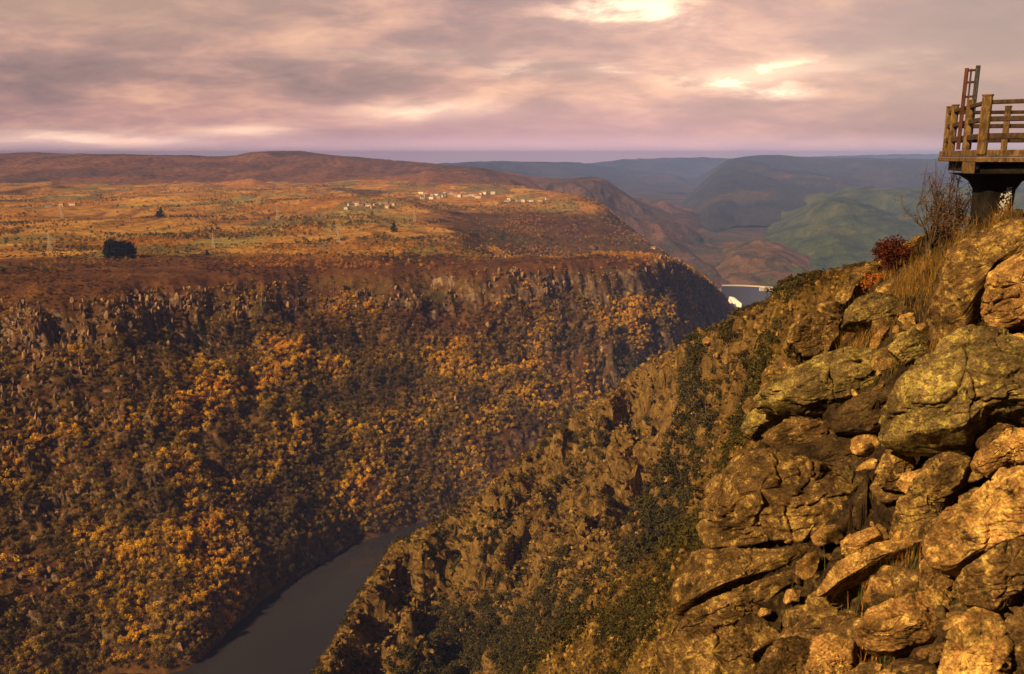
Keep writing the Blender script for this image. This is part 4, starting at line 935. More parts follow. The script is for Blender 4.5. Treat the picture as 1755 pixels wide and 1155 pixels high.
# --- woods on the far canyon wall
def wall_woods():
    n = 240000
    az = rg.uniform(math.radians(-36), math.radians(15), n); r = np.sqrt(rg.uniform(480 ** 2, 1750 ** 2, n))
    X = np.sin(az) * r; Y = np.cos(az) * r; Z = hA(X, Y)
    P = wall_disp(np.stack([X, Y, Z], -1)); u, v = proj(P)
    rim = (v < 475 - 0)
    clump = fbm(P * 0.012 + 31, 4, 0.6); crag = fbm(np.stack([X * .012, Y * .012, Z * .004], -1) + 77, 4, .6)
    keep = (Z > 1.5) & (Z < 203) & (r < 1750) & (v < 1200) & (u > -80) & (u < 1330)
    d = np.where(Z > 170, 0.28, 1.0) * np.where(crag > 0.35, 0.2, 1.0)
    left_crag = (u < 260) & (v > 560) & (v < 830); d = np.where(left_crag, d * 0.6, d)
    d = np.where((v < 500) & (u > 400) & (u < 900), d * .25, d)
    keep &= rg.uniform(0, 1, n) < np.clip(d + clump * 0.3, .04, 1)
    P = P[keep]; u = u[keep]; v = v[keep]; clump = clump[keep]; m = len(P); r = np.hypot(P[:, 0], P[:, 1])
    hue = fbm(P * 0.009 + 5, 4, 0.6) + rg.normal(size=m) * 0.20
    warm = np.exp(-(((u - 470) / 200) ** 2 + ((v - 640) / 110) ** 2)) + .9 * np.exp(-(((u - 330) / 80) ** 2 + ((v - 880) / 110) ** 2)) + .6 * np.exp(-(((u - 900) / 160) ** 2 + ((v - 560) / 70) ** 2)) + .8 * np.exp(-(((u - 90) / 60) ** 2 + ((v - 470) / 20) ** 2))
    redz = np.exp(-(((u - 790) / 110) ** 2 + ((v - 545) / 40) ** 2)) + .5 * np.exp(-(((u - 560) / 130) ** 2 + ((v - 540) / 40) ** 2))
    t = hue + warm * 0.30 - 0.05
    pal = np.array([[.050, .038, .009], [.105, .075, .012], [.20, .14, .018], [.33, .205, .020], [.56, .33, .024], [.64, .27, .018]])
    edge = np.array([-0.75, -0.25, 0.0, 0.22, 0.52, 0.95])
    T = np.stack([np.interp(t, edge, pal[:, i]) for i in range(3)], -1)
    k = (redz * rg.uniform(0.3, 1.3, m))[:, None].clip(0, 1); T = T * (1 - k) + np.array([.10, .026, .010]) * k
    br = rg.uniform(0, 1, m) < 0.22; T[br] = np.array([.11, .062, .032]) * rg.uniform(.6, 1.3, (br.sum(), 1))   # bare twigs
    T *= rg.uniform(0.65, 1.55, (m, 1)) * np.array([1.12, 1.07, 1.0]); T = np.minimum(T, .8)
    H = rg.uniform(2.6, 7.0, m) * np.where(t > .35, 1.1, 0.92) * np.where(P[:, 2] > 175, .6, 1)
    vis = (u > 5) & (u < 1240) & (v > 440) & (v < 1150) & (v < np.interp(u, cr_u, cr_v) - 8)
    app = np.where(vis, H / r * (1 + .25 * (t > .55)), 0); order = np.argsort(-app)
    solo = order[:290]; rest = order[290:]
    for j in solo:
        tt = t[j]; knd = 'loose' if br[j] else ('round' if rg.rand() < .75 else 'loose')
        cn = 'half bare brown' if br[j] else ('bright orange' if tt > .75 else ('golden' if tt > .35 else ('yellowish olive' if tt > .05 else 'dark olive')))
        hz = 'low' if P[j, 2] < 28 else ('partway up' if P[j, 2] < 75 else ('halfway up' if P[j, 2] < 130 else 'high up'))
        pl_ = 'at the far left' if u[j] < 170 else ('left of the river bend' if u[j] < 330 else ('above the lower river' if u[j] < 520 else ('above the upper river' if u[j] < 770 else 'behind the near spur')))
        lab = '%s %s tree %s on the far wall, %s' % ('taller' if H[j] > 6.5 else 'smaller', cn, hz, pl_)
        grow('autumn_tree', knd, int(rg.randint(4)), P[j] - [0, 0, .4], H[j], T[j], lab, 'tree', lab.replace(' tree ', ' trees '))
    scatter('autumn_woods', P[rest] - [0, 0, .5], H[rest], T[rest], PROTO['round'] + PROTO['loose'], 'autumn woods in olive, gold and orange covering the far wall of the canyon', 'woods')
wall_woods()

# --- scattered trees and hedges on the plateau
def plateau_trees():
    n = 46000
    az = rg.uniform(math.radians(-34), math.radians(10), n); r = np.exp(rg.uniform(math.log(1120), math.log(4300), n))
    X = np.sin(az) * r; Y = np.cos(az) * r; Z = hA(X, Y); P = np.stack([X, Y, Z], -1); u, v = proj(P)
    cl = fbm(P * np.array([.004, .0022, 0]) + 13, 5, .65)
    line = np.abs(fbm(P * np.array([.0035, .002, 0]) + 3, 2))
    keep = ((Z > 170) | ((r > 1480) & (Z > 40))) & (u > -30) & (u < 1200) & (rg.uniform(0, 1, n) < np.clip((cl + .12 + .35 * ((r > 1480) & (r < 2700) & (X > -60))) * 1.1 + (line < .04) * 1.0, .03, 1)) & ((r > 1300) | (rg.uniform(0, 1, n) < .55))
    P = P[keep]; m = len(P); cl = cl[keep]; rr = r[keep]
    t = fbm(P * .003 + 8, 4) + rg.normal(size=m) * .3
    pal = np.array([[.04, .05, .03], [.09, .08, .025], [.22, .125, .03], [.42, .22, .035], [.46, .18, .03]])
    T = np.stack([np.interp(t, [-.6, -.25, .0, .35, .8], pal[:, i]) for i in range(3)], -1) * rg.uniform(.7, 1.3, (m, 1))
    scatter('plateau_trees', P - [0, 0, .3], rg.uniform(3, 8, m), T, PROTO['round'] + PROTO['loose'], 'small golden and olive trees and hedges dotted over the plateau', 'trees')
plateau_trees()
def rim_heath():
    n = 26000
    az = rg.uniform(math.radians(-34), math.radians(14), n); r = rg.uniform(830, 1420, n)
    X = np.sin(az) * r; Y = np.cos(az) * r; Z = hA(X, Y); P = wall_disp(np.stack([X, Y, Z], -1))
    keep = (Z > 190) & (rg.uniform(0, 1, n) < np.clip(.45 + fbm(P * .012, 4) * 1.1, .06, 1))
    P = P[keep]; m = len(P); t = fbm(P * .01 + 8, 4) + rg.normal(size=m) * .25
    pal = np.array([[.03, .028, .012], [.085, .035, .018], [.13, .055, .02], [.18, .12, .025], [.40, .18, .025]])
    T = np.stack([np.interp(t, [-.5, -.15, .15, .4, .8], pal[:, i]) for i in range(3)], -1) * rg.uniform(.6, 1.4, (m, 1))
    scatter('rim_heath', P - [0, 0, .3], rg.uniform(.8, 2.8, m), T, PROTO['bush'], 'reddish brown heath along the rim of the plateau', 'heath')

# --- heath, bushes and broken rock on the near spur
def spur_cover():
    n = 170000
    az = rg.uniform(math.radians(-17), math.radians(33), n); r = np.exp(rg.uniform(math.log(34), math.log(620), n) )
    X = np.sin(az) * r; Y = np.cos(az) * r; Z = hB(X, Y); P = spur_disp(np.stack([X, Y, Z], -1)); u, v = proj(P)
    gul = fbm(P * 0.018 + 41, 4, .6)
    keep = (Z > 2) & (v > np.interp(u, cr_u, cr_v) - 25) & (v < 1230) & (u > 500) & (u < 1640)
    P, u, v, gul, r = P[keep], u[keep], v[keep], gul[keep], r[keep]; m = len(P)
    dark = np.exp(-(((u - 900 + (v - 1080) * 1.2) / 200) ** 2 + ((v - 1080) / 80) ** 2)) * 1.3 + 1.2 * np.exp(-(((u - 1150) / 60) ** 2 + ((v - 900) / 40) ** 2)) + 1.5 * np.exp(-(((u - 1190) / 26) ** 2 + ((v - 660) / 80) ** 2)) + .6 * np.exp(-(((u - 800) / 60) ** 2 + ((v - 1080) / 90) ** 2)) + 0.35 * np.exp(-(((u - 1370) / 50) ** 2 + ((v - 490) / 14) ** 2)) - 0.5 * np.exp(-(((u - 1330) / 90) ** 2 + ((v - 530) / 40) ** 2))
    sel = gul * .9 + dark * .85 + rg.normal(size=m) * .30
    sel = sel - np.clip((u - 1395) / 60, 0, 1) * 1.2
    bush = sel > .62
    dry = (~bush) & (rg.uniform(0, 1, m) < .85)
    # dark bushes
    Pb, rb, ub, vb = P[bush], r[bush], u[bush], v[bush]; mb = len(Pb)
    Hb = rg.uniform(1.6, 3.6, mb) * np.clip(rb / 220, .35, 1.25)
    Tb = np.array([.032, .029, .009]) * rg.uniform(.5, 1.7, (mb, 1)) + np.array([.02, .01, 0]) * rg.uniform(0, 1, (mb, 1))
    vis = (ub > 560) & (ub < 1500) & (vb < 1150) & ((ub - 1170) < (1000 - vb) * 0.45 - 20)
    o = np.argsort(-np.where(vis, Hb / rb, 0)); solo, rest = o[:290], o[290:]
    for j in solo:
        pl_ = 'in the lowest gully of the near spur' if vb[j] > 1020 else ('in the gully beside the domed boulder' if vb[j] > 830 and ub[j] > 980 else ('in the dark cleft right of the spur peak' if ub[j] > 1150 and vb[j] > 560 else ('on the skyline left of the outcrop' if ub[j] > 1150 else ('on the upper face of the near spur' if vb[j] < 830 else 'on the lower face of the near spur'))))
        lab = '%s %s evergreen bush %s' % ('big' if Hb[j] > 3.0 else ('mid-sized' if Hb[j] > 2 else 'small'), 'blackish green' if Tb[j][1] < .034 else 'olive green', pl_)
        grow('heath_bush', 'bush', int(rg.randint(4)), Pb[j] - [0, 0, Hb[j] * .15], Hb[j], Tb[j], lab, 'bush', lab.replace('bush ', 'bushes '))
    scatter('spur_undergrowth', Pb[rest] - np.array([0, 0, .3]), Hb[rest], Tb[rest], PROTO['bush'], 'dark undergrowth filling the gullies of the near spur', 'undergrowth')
    # dry bracken and golden broom
    Pd, rd = P[dry], r[dry]; md = len(Pd); q = fbm(Pd * .03 + 3, 4) + rg.normal(size=md) * .25
    pal = np.array([[.045, .032, .010], [.12, .070, .019], [.27, .18, .034], [.50, .34, .08]])
    Td = np.stack([np.interp(q, [-.5, 0, .35, .8], pal[:, i]) for i in range(3)], -1) * rg.uniform(.6, 1.4, (md, 1))
    scatter('dry_bracken', Pd, rg.uniform(.4, 1.25, md) * np.clip(rd / 240, .2, 1.2), Td, PROTO['bush'], 'dry golden bracken and broom over the near spur', 'bracken')
spur_cover()

# --- broken rock: crags on the far wall and rubble over the spur
M_CRAG, _n = material('crag_stone', 0.92, 0.1)
_a = _n.n.new('ShaderNodeAttribute'); _a.attribute_type = 'INSTANCER'; _a.attribute_name = 'tint'
_n.put(_n.bsdf.inputs['Base Color'], _n.mix(1.0, _a.outputs['Color'], _n.ramp(_n.noise(_n.pos, 0.8, 6, .75), [(.32, .3), (.5, .95), (.68, 1.9)]), 'MULTIPLY'))
_n.put(_n.bsdf.inputs['Normal'], _n.bump(_n.noise(_n.pos, 1.4, 6, .75), .8, .5))
CR = []
def crag_protos():
    """the five big shapes stand as real crags on the far bank near the water"""
    for k, (u, v, hh) in enumerate([(415, 945, 20), (425, 1000, 17), (505, 925, 14), (755, 850, 13), (752, 815, 11)]):
        V, Fc = small_rock(50 + k * 3); V = V[:, [2, 1, 0]] if False else V
        V = V + fbm(V * 2.5 + k, 5, .6)[:, None] * .12 * V
        o = mesh_obj('crag', V, Fc, M_CRAG, smooth=False)
        # where the line of sight meets the far wall
        d = ray(u, v); ts = np.linspace(480, 1200, 500); zz = hA(d[0] * ts, d[1] * ts); i = np.nonzero(CAMZ + d[2] * ts < zz)[0][0]
        o.location = tuple(E0 + d * ts[i]); o.scale = (hh * .3, hh * .35, hh * .9); o.rotation_euler = (.1, .18 * (k % 2) - .1, k * 1.1); o['tint'] = (.26, .175, .085)
        tag(o, ['tallest pale crag on the far bank, above the middle of the visible river', 'pale crag directly below the tallest pale crag on the far bank', 'low crag on the far bank between the pale crags and the river bend', 'narrow crag at the head of the visible river on the far bank', 'small crag above the narrow crag at the head of the river'][k], 'crag', 'pale crags on the far bank')
        CR.append(o)
crag_protos()
def crags():
    n = 46000
    az = rg.uniform(math.radians(-34), math.radians(13), n); r = np.sqrt(rg.uniform(480 ** 2, 1400 ** 2, n))
    X = np.sin(az) * r; Y = np.cos(az) * r; Z = hA(X, Y); P = wall_disp(np.stack([X, Y, Z], -1)); u, v = proj(P)
    z_ = [(270, 520, 130, 26, 1.0), (620, 515, 150, 16, .9), (905, 480, 70, 30, .8), (110, 600, 110, 90, .9), (60, 680, 80, 110, .8), (170, 660, 80, 70, .6), (60, 850, 60, 90, .4), (160, 950, 30, 60, .4), (415, 960, 30, 60, .8), (520, 930, 35, 40, .5), (755, 830, 22, 40, .7), (30, 960, 50, 80, .25), (1000, 600, 200, 60, .06), (600, 1000, 400, 400, .04), (700, 905, 130, 22, .25), (370, 1080, 50, 40, .3), (1160, 480, 40, 30, .3)]
    pr = np.zeros(n)
    for a, b, su, sv, am in z_: pr = np.maximum(pr, am * np.exp(-(((u - a) / su) ** 2 + ((v - b) / sv) ** 2)))
    keep = (Z > 0) & (Z < 205) & (rg.uniform(0, 1, n) < pr * np.clip(.7 + fbm(P * .03, 3) * 1.4, 0, 1.2)) & (u > -50) & (u < 1300)
    P = P[keep]; m = len(P)
    T = np.array([.22, .135, .078]) * rg.uniform(.3, 1.5, (m, 1)); H = rg.uniform(1.4, 4.2, m)
    fl = np.stack([rg.uniform(.5, 1.0, m), rg.uniform(.5, 1.0, m), rg.uniform(1.2, 3.2, m)], -1)
    scatter('crags', P, H, T, CR, 'small upright crags and rock ribs breaking through the far wall', 'crags', fl)
    n = 60000
    az = rg.uniform(math.radians(-17), math.radians(33), n); r = np.exp(rg.uniform(math.log(34), math.log(620), n))
    X = np.sin(az) * r; Y = np.cos(az) * r; Z = hB(X, Y); P = spur_disp(np.stack([X, Y, Z], -1)); u, v = proj(P)
    keep = (Z > 2) & (v > np.interp(u, cr_u, cr_v) - 20) & (v < 1230) & (u > 500) & (u < 1640) & (rg.uniform(0, 1, n) < np.clip(.5 + fbm(P * .02 + 70, 3) * 1.2, .1, 1))
    P = P[keep]; r = r[keep]; m = len(P)
    T = np.array([.15, .088, .030]) * rg.uniform(.3, 1.9, (m, 1)); H = rg.uniform(.3, 1.0, m) ** 1.5 * 1.7 * np.clip(r / 240, .2, 1.3)
    fl = np.stack([rg.uniform(.6, 1.1, m), rg.uniform(.6, 1.1, m), rg.uniform(.7, 1.5, m)], -1)
    scatter('spur_rubble', P, H, T, CR, 'broken brown rock and rubble all over the near spur', 'rubble', fl)
crags()

# --- grass, tall straw and shrubs round the lookout and between the boulders
def surf(u, v, lift=0.0):
    t_ = hitC(u, v); p = E0 + ray(u, v) * t_; p[2] = float(hC(np.array([p[0]]), np.array([p[1]]))[0]) + lift; return p
def blades(name, pts, hh, lean, col, label, cat, wd=.006):
    V, Fc = [], []
    for p in pts:
        h = rrg.uniform(*hh); a = rrg.uniform(0, 6.28); l = rrg.uniform(*lean) * h; dx, dy = math.cos(a), math.sin(a); w = wd * rrg.uniform(.7, 1.4); k = len(V)
        b = [(0, 0), (.5, .25), (.85, .7), (1.0, 1.15)]
        for i, (t, q) in enumerate(b):
            c = (p[0] + dx * l * q, p[1] + dy * l * q, p[2] + h * t - .02); ww = w * (1 - t * .9)
            V += [(c[0] - dy * ww, c[1] + dx * ww, c[2]), (c[0] + dy * ww, c[1] - dx * ww, c[2])]
        for i in range(3): Fc.append((k + 2 * i, k + 2 * i + 1, k + 2 * i + 3, k + 2 * i + 2))
    m = leaf_mat(name + '_blades', False, col, .6); o = mesh_obj(name, V, Fc, m); return tag(o, label, cat, kind='stuff')
def patch(cs, n):
    out = []
    for (u, v, su, sv) in cs:
        for i in range(n):
            uu, vv = rrg.gauss(u, su), rrg.gauss(v, sv)
            if vv < 340: continue
            out.append((uu, vv))
    pts = []
    for uu, vv in out:
        t_ = hitC(uu, vv)
        if t_ == 20.0: continue
        pts.append(E0 + ray(uu, vv) * t_)
    P = np.array(pts); P[:, 2] = hC(P[:, 0], P[:, 1]); return P
blades('straw_grass', patch([(1600, 440, 34, 26), (1575, 460, 26, 30), (1640, 400, 36, 14), (1545, 470, 18, 14), (1690, 372, 30, 8), (1480, 560, 22, 18), (1650, 575, 22, 12)], 900), (.18, .55), (.3, .9), (.22, .125, .034), 'tall golden straw grass on the slope below the lookout', 'grass', .005)
blades('green_grass', patch([(1520, 1000, 60, 40), (1560, 620, 60, 20), (1600, 470, 40, 30), (1500, 560, 40, 24), (1660, 390, 40, 10), (1430, 1060, 34, 30), (1590, 985, 30, 20)], 520), (.12, .34), (.1, .6), (.075, .078, .016), 'olive green grass in the hollows between the boulders', 'grass', .0045)
blades('orange_grass', patch([(1655, 575, 16, 12), (1462, 1070, 14, 22), (1600, 600, 30, 10), (1470, 930, 16, 10), (1530, 935, 20, 8)], 260), (.15, .38), (.1, .5), (.36, .15, .03), 'orange dead grass tufts against the golden boulders', 'grass', .0045)
def bare_shrub(root_uv, H, n, seed, label, leaf=None, spread=.55, name='shrub', group=None):
    p = surf(*root_uv); r_ = random.Random(seed); it = []; tips = []
    def grow_(a, d, L, rad, lev):
        q = [Vector(a)]; dd = Vector(d)
        for i in range(4):
            dd = (dd + Vector((r_.gauss(0, .13), r_.gauss(0, .13), .10))).normalized(); q.append(q[-1] + dd * L / 4)
        it.append(tube([tuple(x) for x in q], [rad * (1 - .16 * i) for i in range(5)], 5))
        if lev == 0: tips.extend(q[2:]); return
        for i in range(3 if lev > 1 else 4):
            b = q[r_.choice((2, 3, 4))]; nd = (dd + Vector((r_.gauss(0, .45), r_.gauss(0, .45), r_.gauss(0.1, .25)))).normalized()
            grow_(b, nd, L * r_.uniform(.45, .75), rad * .5, lev - 1)
    for i in range(n):
        a = r_.uniform(0, 6.28); e = spread * r_.uniform(.2, 1)
        grow_((r_.gauss(0, .08), r_.gauss(0, .08), -.05), Vector((math.cos(a) * e, math.sin(a) * e, 1)).normalized(), H * r_.uniform(.4, .6), .014 * H, 2)
    root = empty(name, tuple(p), label, 'shrub', group)
    V, Fc = join(it); mesh_obj('branches', V, Fc, M_BARK, parent=root)
    if leaf:
        col, cnt_, sz, frac = leaf
        rgl = np.random.RandomState(seed); T_ = np.array([tuple(t) for t in tips]); T_ = T_[rgl.choice(len(T_), cnt_)] + rgl.normal(size=(cnt_, 3)) * .06
        T_ = T_[T_[:, 2] > H * frac[0]]; T_ = T_[T_[:, 2] < H * frac[1]]
        nn = rgl.normal(size=T_.shape); nn /= np.linalg.norm(nn, axis=1)[:, None]; a = np.cross(nn, rgl.normal(size=T_.shape)); a /= np.linalg.norm(a, axis=1)[:, None]; b = np.cross(nn, a); s_ = sz * rgl.uniform(.5, 1.4, (len(T_), 1))
        V = np.stack([T_ + a * s_, T_ + b * s_ * .6, T_ - a * s_, T_ - b * s_ * .6], 1).reshape(-1, 3)
        mesh_obj('leaves', V, np.arange(len(V)).reshape(-1, 4), leaf_mat(name + '_leaves' + str(seed), False, col, .5), parent=root)
bare_shrub((1598, 405), 1.9, 15, 4, 'tall bare twiggy shrub standing left of the lookout column', ((.10, .05, .03), 1800, .02, (.3, .95)), .85, 'bare_shrub')
bare_shrub((1625, 392), 1.25, 8, 9, 'smaller brown twiggy shrub between the tall bare shrub and the lookout', ((.12, .06, .03), 1500, .022, (.2, .9)), .5, 'bare_shrub')
bare_shrub((1660, 380), 0.9, 7, 14, 'low brown twiggy shrub under the lookout deck edge', ((.10, .06, .03), 1200, .022, (.1, .9)), .5, 'bare_shrub')
bare_shrub((1524, 455), 0.95, 12, 21, 'dense dark red bush on the brow left of the straw grass', ((.07, .018, .012), 5000, .03, (0.02, 1.3)), .9, 'red_bush')
bare_shrub((1500, 470), .6, 10, 23, 'low rusty orange bush at the brow, left of the dark red bush', ((.26, .09, .02), 2500, .03, (0.02, 1.3)), .9, 'orange_bush')

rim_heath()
# ---------------------------------------------------------------- village, pylons, grove, dam
def meet(h, u, v, lo, hi, n=900):
    d = ray(u, v); ts = np.linspace(lo, hi, n); zz = h(d[0] * ts, d[1] * ts); i = np.nonzero(CAMZ + d[2] * ts < zz)[0]
    return (E0 + d * ts[i[0]]) if len(i) else None
def plain(name, col, rough=.9):
    m, n = material(name, rough, .2); n.put(n.bsdf.inputs['Base Color'], n.mix(1.0, col, n.ramp(n.noise(n.pos, 1.2, 4, .7), [(.3, .75), (.7, 1.15)]), 'MULTIPLY')); return m
M_WHITE = plain('house_plaster_white', (.80, .74, .66)); M_CREAM = plain('house_plaster_cream', (.70, .56, .40)); M_STONE = plain('house_stone', (.42, .34, .26))
M_TILE = plain('roof_tile', (.34, .13, .07)); M_SLATE = plain('roof_slate', (.16, .14, .14)); M_GLASS = plain('window_dark', (.03, .03, .04), .2)
def box(x0, x1, y0, y1, z0, z1):
    V = [(x, y, z) for x in (x0, x1) for y in (y0, y1) for z in (z0, z1)]
    return V, [(0, 1, 3, 2), (4, 6, 7, 5), (0, 4, 5, 1), (2, 3, 7, 6), (0, 2, 6, 4), (1, 5, 7, 3)]
def house(p, w, d, h, rot, wall, roof, label):
    root = empty('house', tuple(p), label, 'house', 'village houses on the plateau'); root.rotation_euler = (0, 0, rot)
    V, Fc = box(-w / 2, w / 2, -d / 2, d / 2, -2.5, h); k = len(V)
    V += [(-w / 2, 0, h + d * .28), (w / 2, 0, h + d * .28)]; Fc += [(1, 3, k), (5, k + 1, 7)]
    mesh_obj('wall', V, Fc, wall, parent=root)
    o = .5; rz = h + d * .28 + .25; ez = h - o * .3
    V = [(-w / 2 - o, -d / 2 - o, ez), (w / 2 + o, -d / 2 - o, ez), (w / 2 + o, 0, rz), (-w / 2 - o, 0, rz), (-w / 2 - o, d / 2 + o, ez), (w / 2 + o, d / 2 + o, ez)]
    V2 = [(x, y, z + .25) for x, y, z in V]
    mesh_obj('roof', V + V2, [(0, 1, 2, 3), (3, 2, 5, 4), (6, 9, 8, 7), (9, 10, 11, 8), (0, 6, 7, 1), (4, 5, 11, 10), (0, 3, 9, 6), (3, 4, 10, 9), (1, 7, 8, 2), (2, 8, 11, 5)], roof, parent=root)
    for i in range(3):
        for j in range(2 if h > 5 else 1):
            x = (i - 1) * w * .3; z = 1.1 + j * 2.8
            V, Fc = box(x - .55, x + .55, -d / 2 - .06, -d / 2 + .05, z, z + 1.3); mesh_obj('window', V, Fc, M_GLASS, parent=root)
    V, Fc = box(w * .3, w * .3 + .9, -.4, .5, h + d * .1, h + d * .28 + 1.4); mesh_obj('chimney', V, Fc, wall, parent=root)
hs = []
for i in range(30): hs.append((722 + i * 3.8 + rrg.uniform(-2, 2), 337 + rrg.uniform(-5, 4) + (0 if i < 16 else -1), 0))
for i in range(12): hs.append((596 + i * 7.0 + rrg.uniform(-3, 3), 353 + rrg.uniform(-4, 7), 1))
for i in range(8): hs.append((865 + i * 10 + rrg.uniform(-4, 4), 345 + rrg.uniform(-3, 2), 2))
hs += [(1120, 428, 3), (83, 355, 4), (106, 354, 4), (125, 352, 4), (845, 333, 2)]
grp_txt = {0: 'in the large white village on the plateau', 1: 'in the small hamlet left of the large village', 2: 'among the scattered houses right of the village', 3: 'alone on the ridge above the dam', 4: 'in the farm row at the far left'}
for i, (u, v, g_) in enumerate(hs):
    p = meet(hA, u, v, 1300, 5100)
    if p is None: continue
    wl, wn = rrg.choice(((M_WHITE, 'white plastered'), (M_WHITE, 'white plastered'), (M_CREAM, 'cream'), (M_STONE, 'stone walled')) if g_ < 2 else ((M_WHITE, 'white plastered'), (M_CREAM, 'cream')))
    rf, rn = rrg.choice(((M_TILE, 'red tiled'), (M_SLATE, 'dark slate'), (M_TILE, 'red tiled')))
    k = np.linalg.norm(p - E0) / 3000
    w = rrg.uniform(12, 22) * max(.6, k); hgt = rrg.uniform(6.2, 10) * max(.6, k)
    house(p, w, w * rrg.uniform(.5, .75), hgt, rrg.uniform(-.7, .5), wl, rf, '%s house with %s roof %s' % (wn, rn, grp_txt[g_]))
M_PYL = plain('galvanised_steel', (.55, .46, .38), .5)
def pylon(u, v, lo, hi, H, label):
    p = meet(hA, u, v, lo, hi)
    if p is None: return
    root = empty('pylon', tuple(p), label, 'pylon', 'power pylons on the plateau'); b = H * .11; t = H * .025; it = []
    L = [[Vector((sx * b, sy * b, -1)), Vector((sx * t, sy * t, H * .72)), Vector((sx * t * .6, sy * t * .6, H))] for sx in (-1, 1) for sy in (-1, 1)]
    th = H * .012
    for a, c, e in L: it += [bar(a, c, th, th, .1), bar(c, e, th, th, .1)]
    for j in range(6):
        f0, f1 = j / 6, (j + 1) / 6
        for i0, i1 in ((0, 1), (1, 3), (3, 2), (2, 0)):
            it.append(bar(L[i0][0].lerp(L[i0][1], f0), L[i1][0].lerp(L[i1][1], f1), th * .6, th * .6, .1)); it.append(bar(L[i1][0].lerp(L[i1][1], f0), L[i0][0].lerp(L[i0][1], f1), th * .6, th * .6, .1))
    V, Fc = join(it); mesh_obj('mast', V, Fc, M_PYL, parent=root)
    for z, w in ((.72, .17), (.84, .22), (.95, .15)):
        V, Fc = join([bar(Vector((-H * w, 0, H * z)), Vector((H * w, 0, H * z)), th * .9, th * .9, .1), bar(Vector((-H * w, 0, H * z)), Vector((0, 0, H * (z + .05))), th * .6, th * .6, .1), bar(Vector((H * w, 0, H * z)), Vector((0, 0, H * (z + .05))), th * .6, th * .6, .1)])
        mesh_obj('arm', V, Fc, M_PYL, parent=root)
pylon(86, 430, 1100, 2500, 26, 'pale lattice pylon left of the dark grove, the closest one')
pylon(366, 425, 1100, 2500, 22, 'pale lattice pylon right of the dark grove, before the pasture edge')
pylon(580, 415, 1100, 2500, 24, 'lattice pylon behind the golden pasture below the hamlet')
pylon(107, 378, 1300, 4500, 36, 'slim lattice pylon below the pale farm buildings at far left')
pylon(476, 378, 1300, 4500, 30, 'slim lattice pylon in the middle of the plateau fields')
pylon(1010, 337, 1800, 3500, 26, 'lattice pylon on the crest of the wooded ridge')
pylon(711, 384, 1300, 3500, 28, 'lattice pylon on the green slope right of the hamlet')
# dark evergreen grove on the plateau
SH['fir'] = []
for i in range(3):
    rgx = np.random.RandomState(90 + i); bl = [(rgx.normal() * .04, rgx.normal() * .04, .12 + j * .095, .27 * (1 - (j / 9.5) ** 1.7) + .04, .7) for j in range(9)]
    SH['fir'].append((leaf_cloud(rgx, bl, 420, .055), limbs(rgx, 4, .2, .9, .15, .03)))
for i in range(17):
    u = 184 + i * 2.6 + rrg.uniform(-1, 1); v = 440 + (i % 3) * 1.3
    p = meet(hA, u, v, 1000, 2500)
    H = 25 + rrg.uniform(-3, 3)
    grow('fir_tree', 'fir', i % 3, p - [0, 0, .5], H, (.010, .012, .008), 'dark evergreen tree in the square dark grove on the plateau', 'tree', 'dark evergreens of the grove')
for u, v, lo, hi, H, lab in [(675, 398, 1300, 2600, 22, 'pointed dark evergreen on the green slope above the pasture'), (165, 300, 1300, 5000, 0, ''), (276, 372, 1300, 3500, 24, 'dark evergreen beside a house in the middle of the golden fields'), (271, 374, 1300, 3500, 18, 'smaller dark evergreen left of the one in the golden fields'), (355, 437, 1100, 1700, 9, 'small round green tree at the plateau edge')]:
    p = meet(hA, u, v, lo, hi)
    if p is not None and H: grow('fir_tree', 'fir', 1, p - [0, 0, .5], H, (.016, .02, .012), lab, 'tree', None)
# row of small bushes along the pasture
for i in range(16):
    u = 505 + i * 13 + rrg.uniform(-5, 5); p = meet(hA, u, 437 + rrg.uniform(-2, 1), 1100, 1700)
    if p is not None: grow('pasture_bush', 'bush', i % 4, p, rrg.uniform(3, 6), (.05, .04, .015), 'small dark bush in the row along the golden pasture', 'bush', 'bushes along the golden pasture')
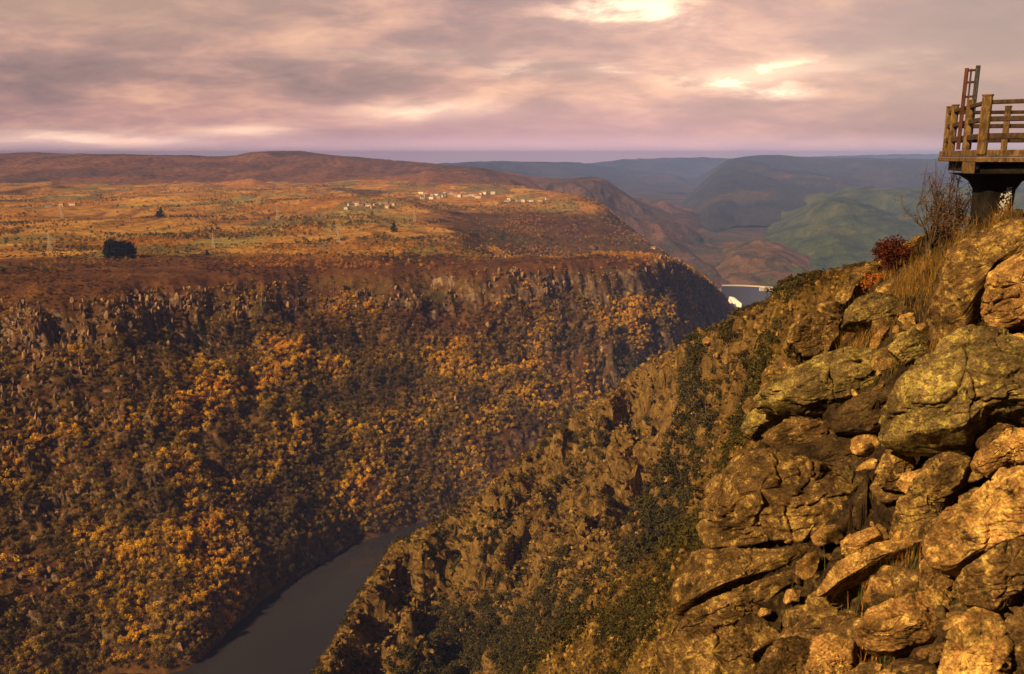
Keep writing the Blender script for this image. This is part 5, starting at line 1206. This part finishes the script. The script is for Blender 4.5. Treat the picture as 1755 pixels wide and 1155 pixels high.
# dam across the gorge
def dam():
    a, b = at(1246, 497, 1960), at(1345, 488, 1900)
    root = empty('dam', ((a[0] + b[0]) / 2, (a[1] + b[1]) / 2, 0), 'shadow-coloured concrete arch dam with a pale crest road across the gorge', 'dam'); O = np.array(root.location)
    n = 40; prof = [(0, 0, 1), (.5, 6, 1), (1, 0, 1)]; zt = float((a[2] + b[2]) / 2)
    def wall(z0, z1, o0, o1, th, name, mat, lab=None):
        V, Fc = [], []
        ax = b - a; L = np.linalg.norm(ax[:2]); nx = np.array([-ax[1], ax[0]]) / L
        for i in range(n + 1):
            f = i / n * 1.2 - .1; c = a[:2] + ax[:2] * f; s_ = 26 * (1 - (2 * (i / n) - 1) ** 2)
            for z, o in ((z0, o0), (z1, o1), (z1, o1 + th), (z0, o0 + th)): q = c + nx * (s_ + o); V.append((q[0] - O[0], q[1] - O[1], z))
        for i in range(n):
            for j in range(4): Fc.append((i * 4 + j, i * 4 + (j + 1) % 4, i * 4 + 4 + (j + 1) % 4, i * 4 + 4 + j))
        o = mesh_obj(name, V, Fc, mat, parent=root)
        if lab: o['label'] = lab
    M_D = plain('dam_concrete_shade', (.05, .055, .11)); M_C = plain('dam_crest', (.60, .52, .50))  # shadow on the dam wall is put into the dark blue
    wall(-10, zt - 2.5, -10, 0, 14, 'dam_wall', M_D); wall(zt - 2.5, zt, -1.2, -1.2, 8, 'crest_road', M_C, 'pale crest road')
    for i in range(3):
        p = at(1306 + i * 8, 491 - (i % 2) * 2, 1900) - O; V, Fc = box(p[0] - 5, p[0] + 5, p[1] - 4, p[1] + 4, zt - 3, zt + 4 + 2 * (i % 2)); mesh_obj('gate_house', V, Fc, M_C, parent=root)
    # chute: a concrete slab running down beside the wall, sunlight put into its white
    P_ = [(1250, 508, 1800), (1258, 509, 1800), (1271, 520, 1740), (1270, 532, 1700), (1262, 536, 1700), (1255, 520, 1745)]
    Q = [at(*q) - O for q in P_]; m = len(Q); V = [tuple(q) for q in Q] + [tuple(q + np.array([0, 10, -14])) for q in Q]
    Fc = [tuple(range(m))[::-1], tuple(range(m, 2 * m))] + [(i, (i + 1) % m, m + (i + 1) % m, m + i) for i in range(m)]
    o = mesh_obj('spillway_chute', V, Fc, plain('chute_sunlit', (.85, .85, .85)), parent=root); o['label'] = 'bright white spillway chute'
dam()
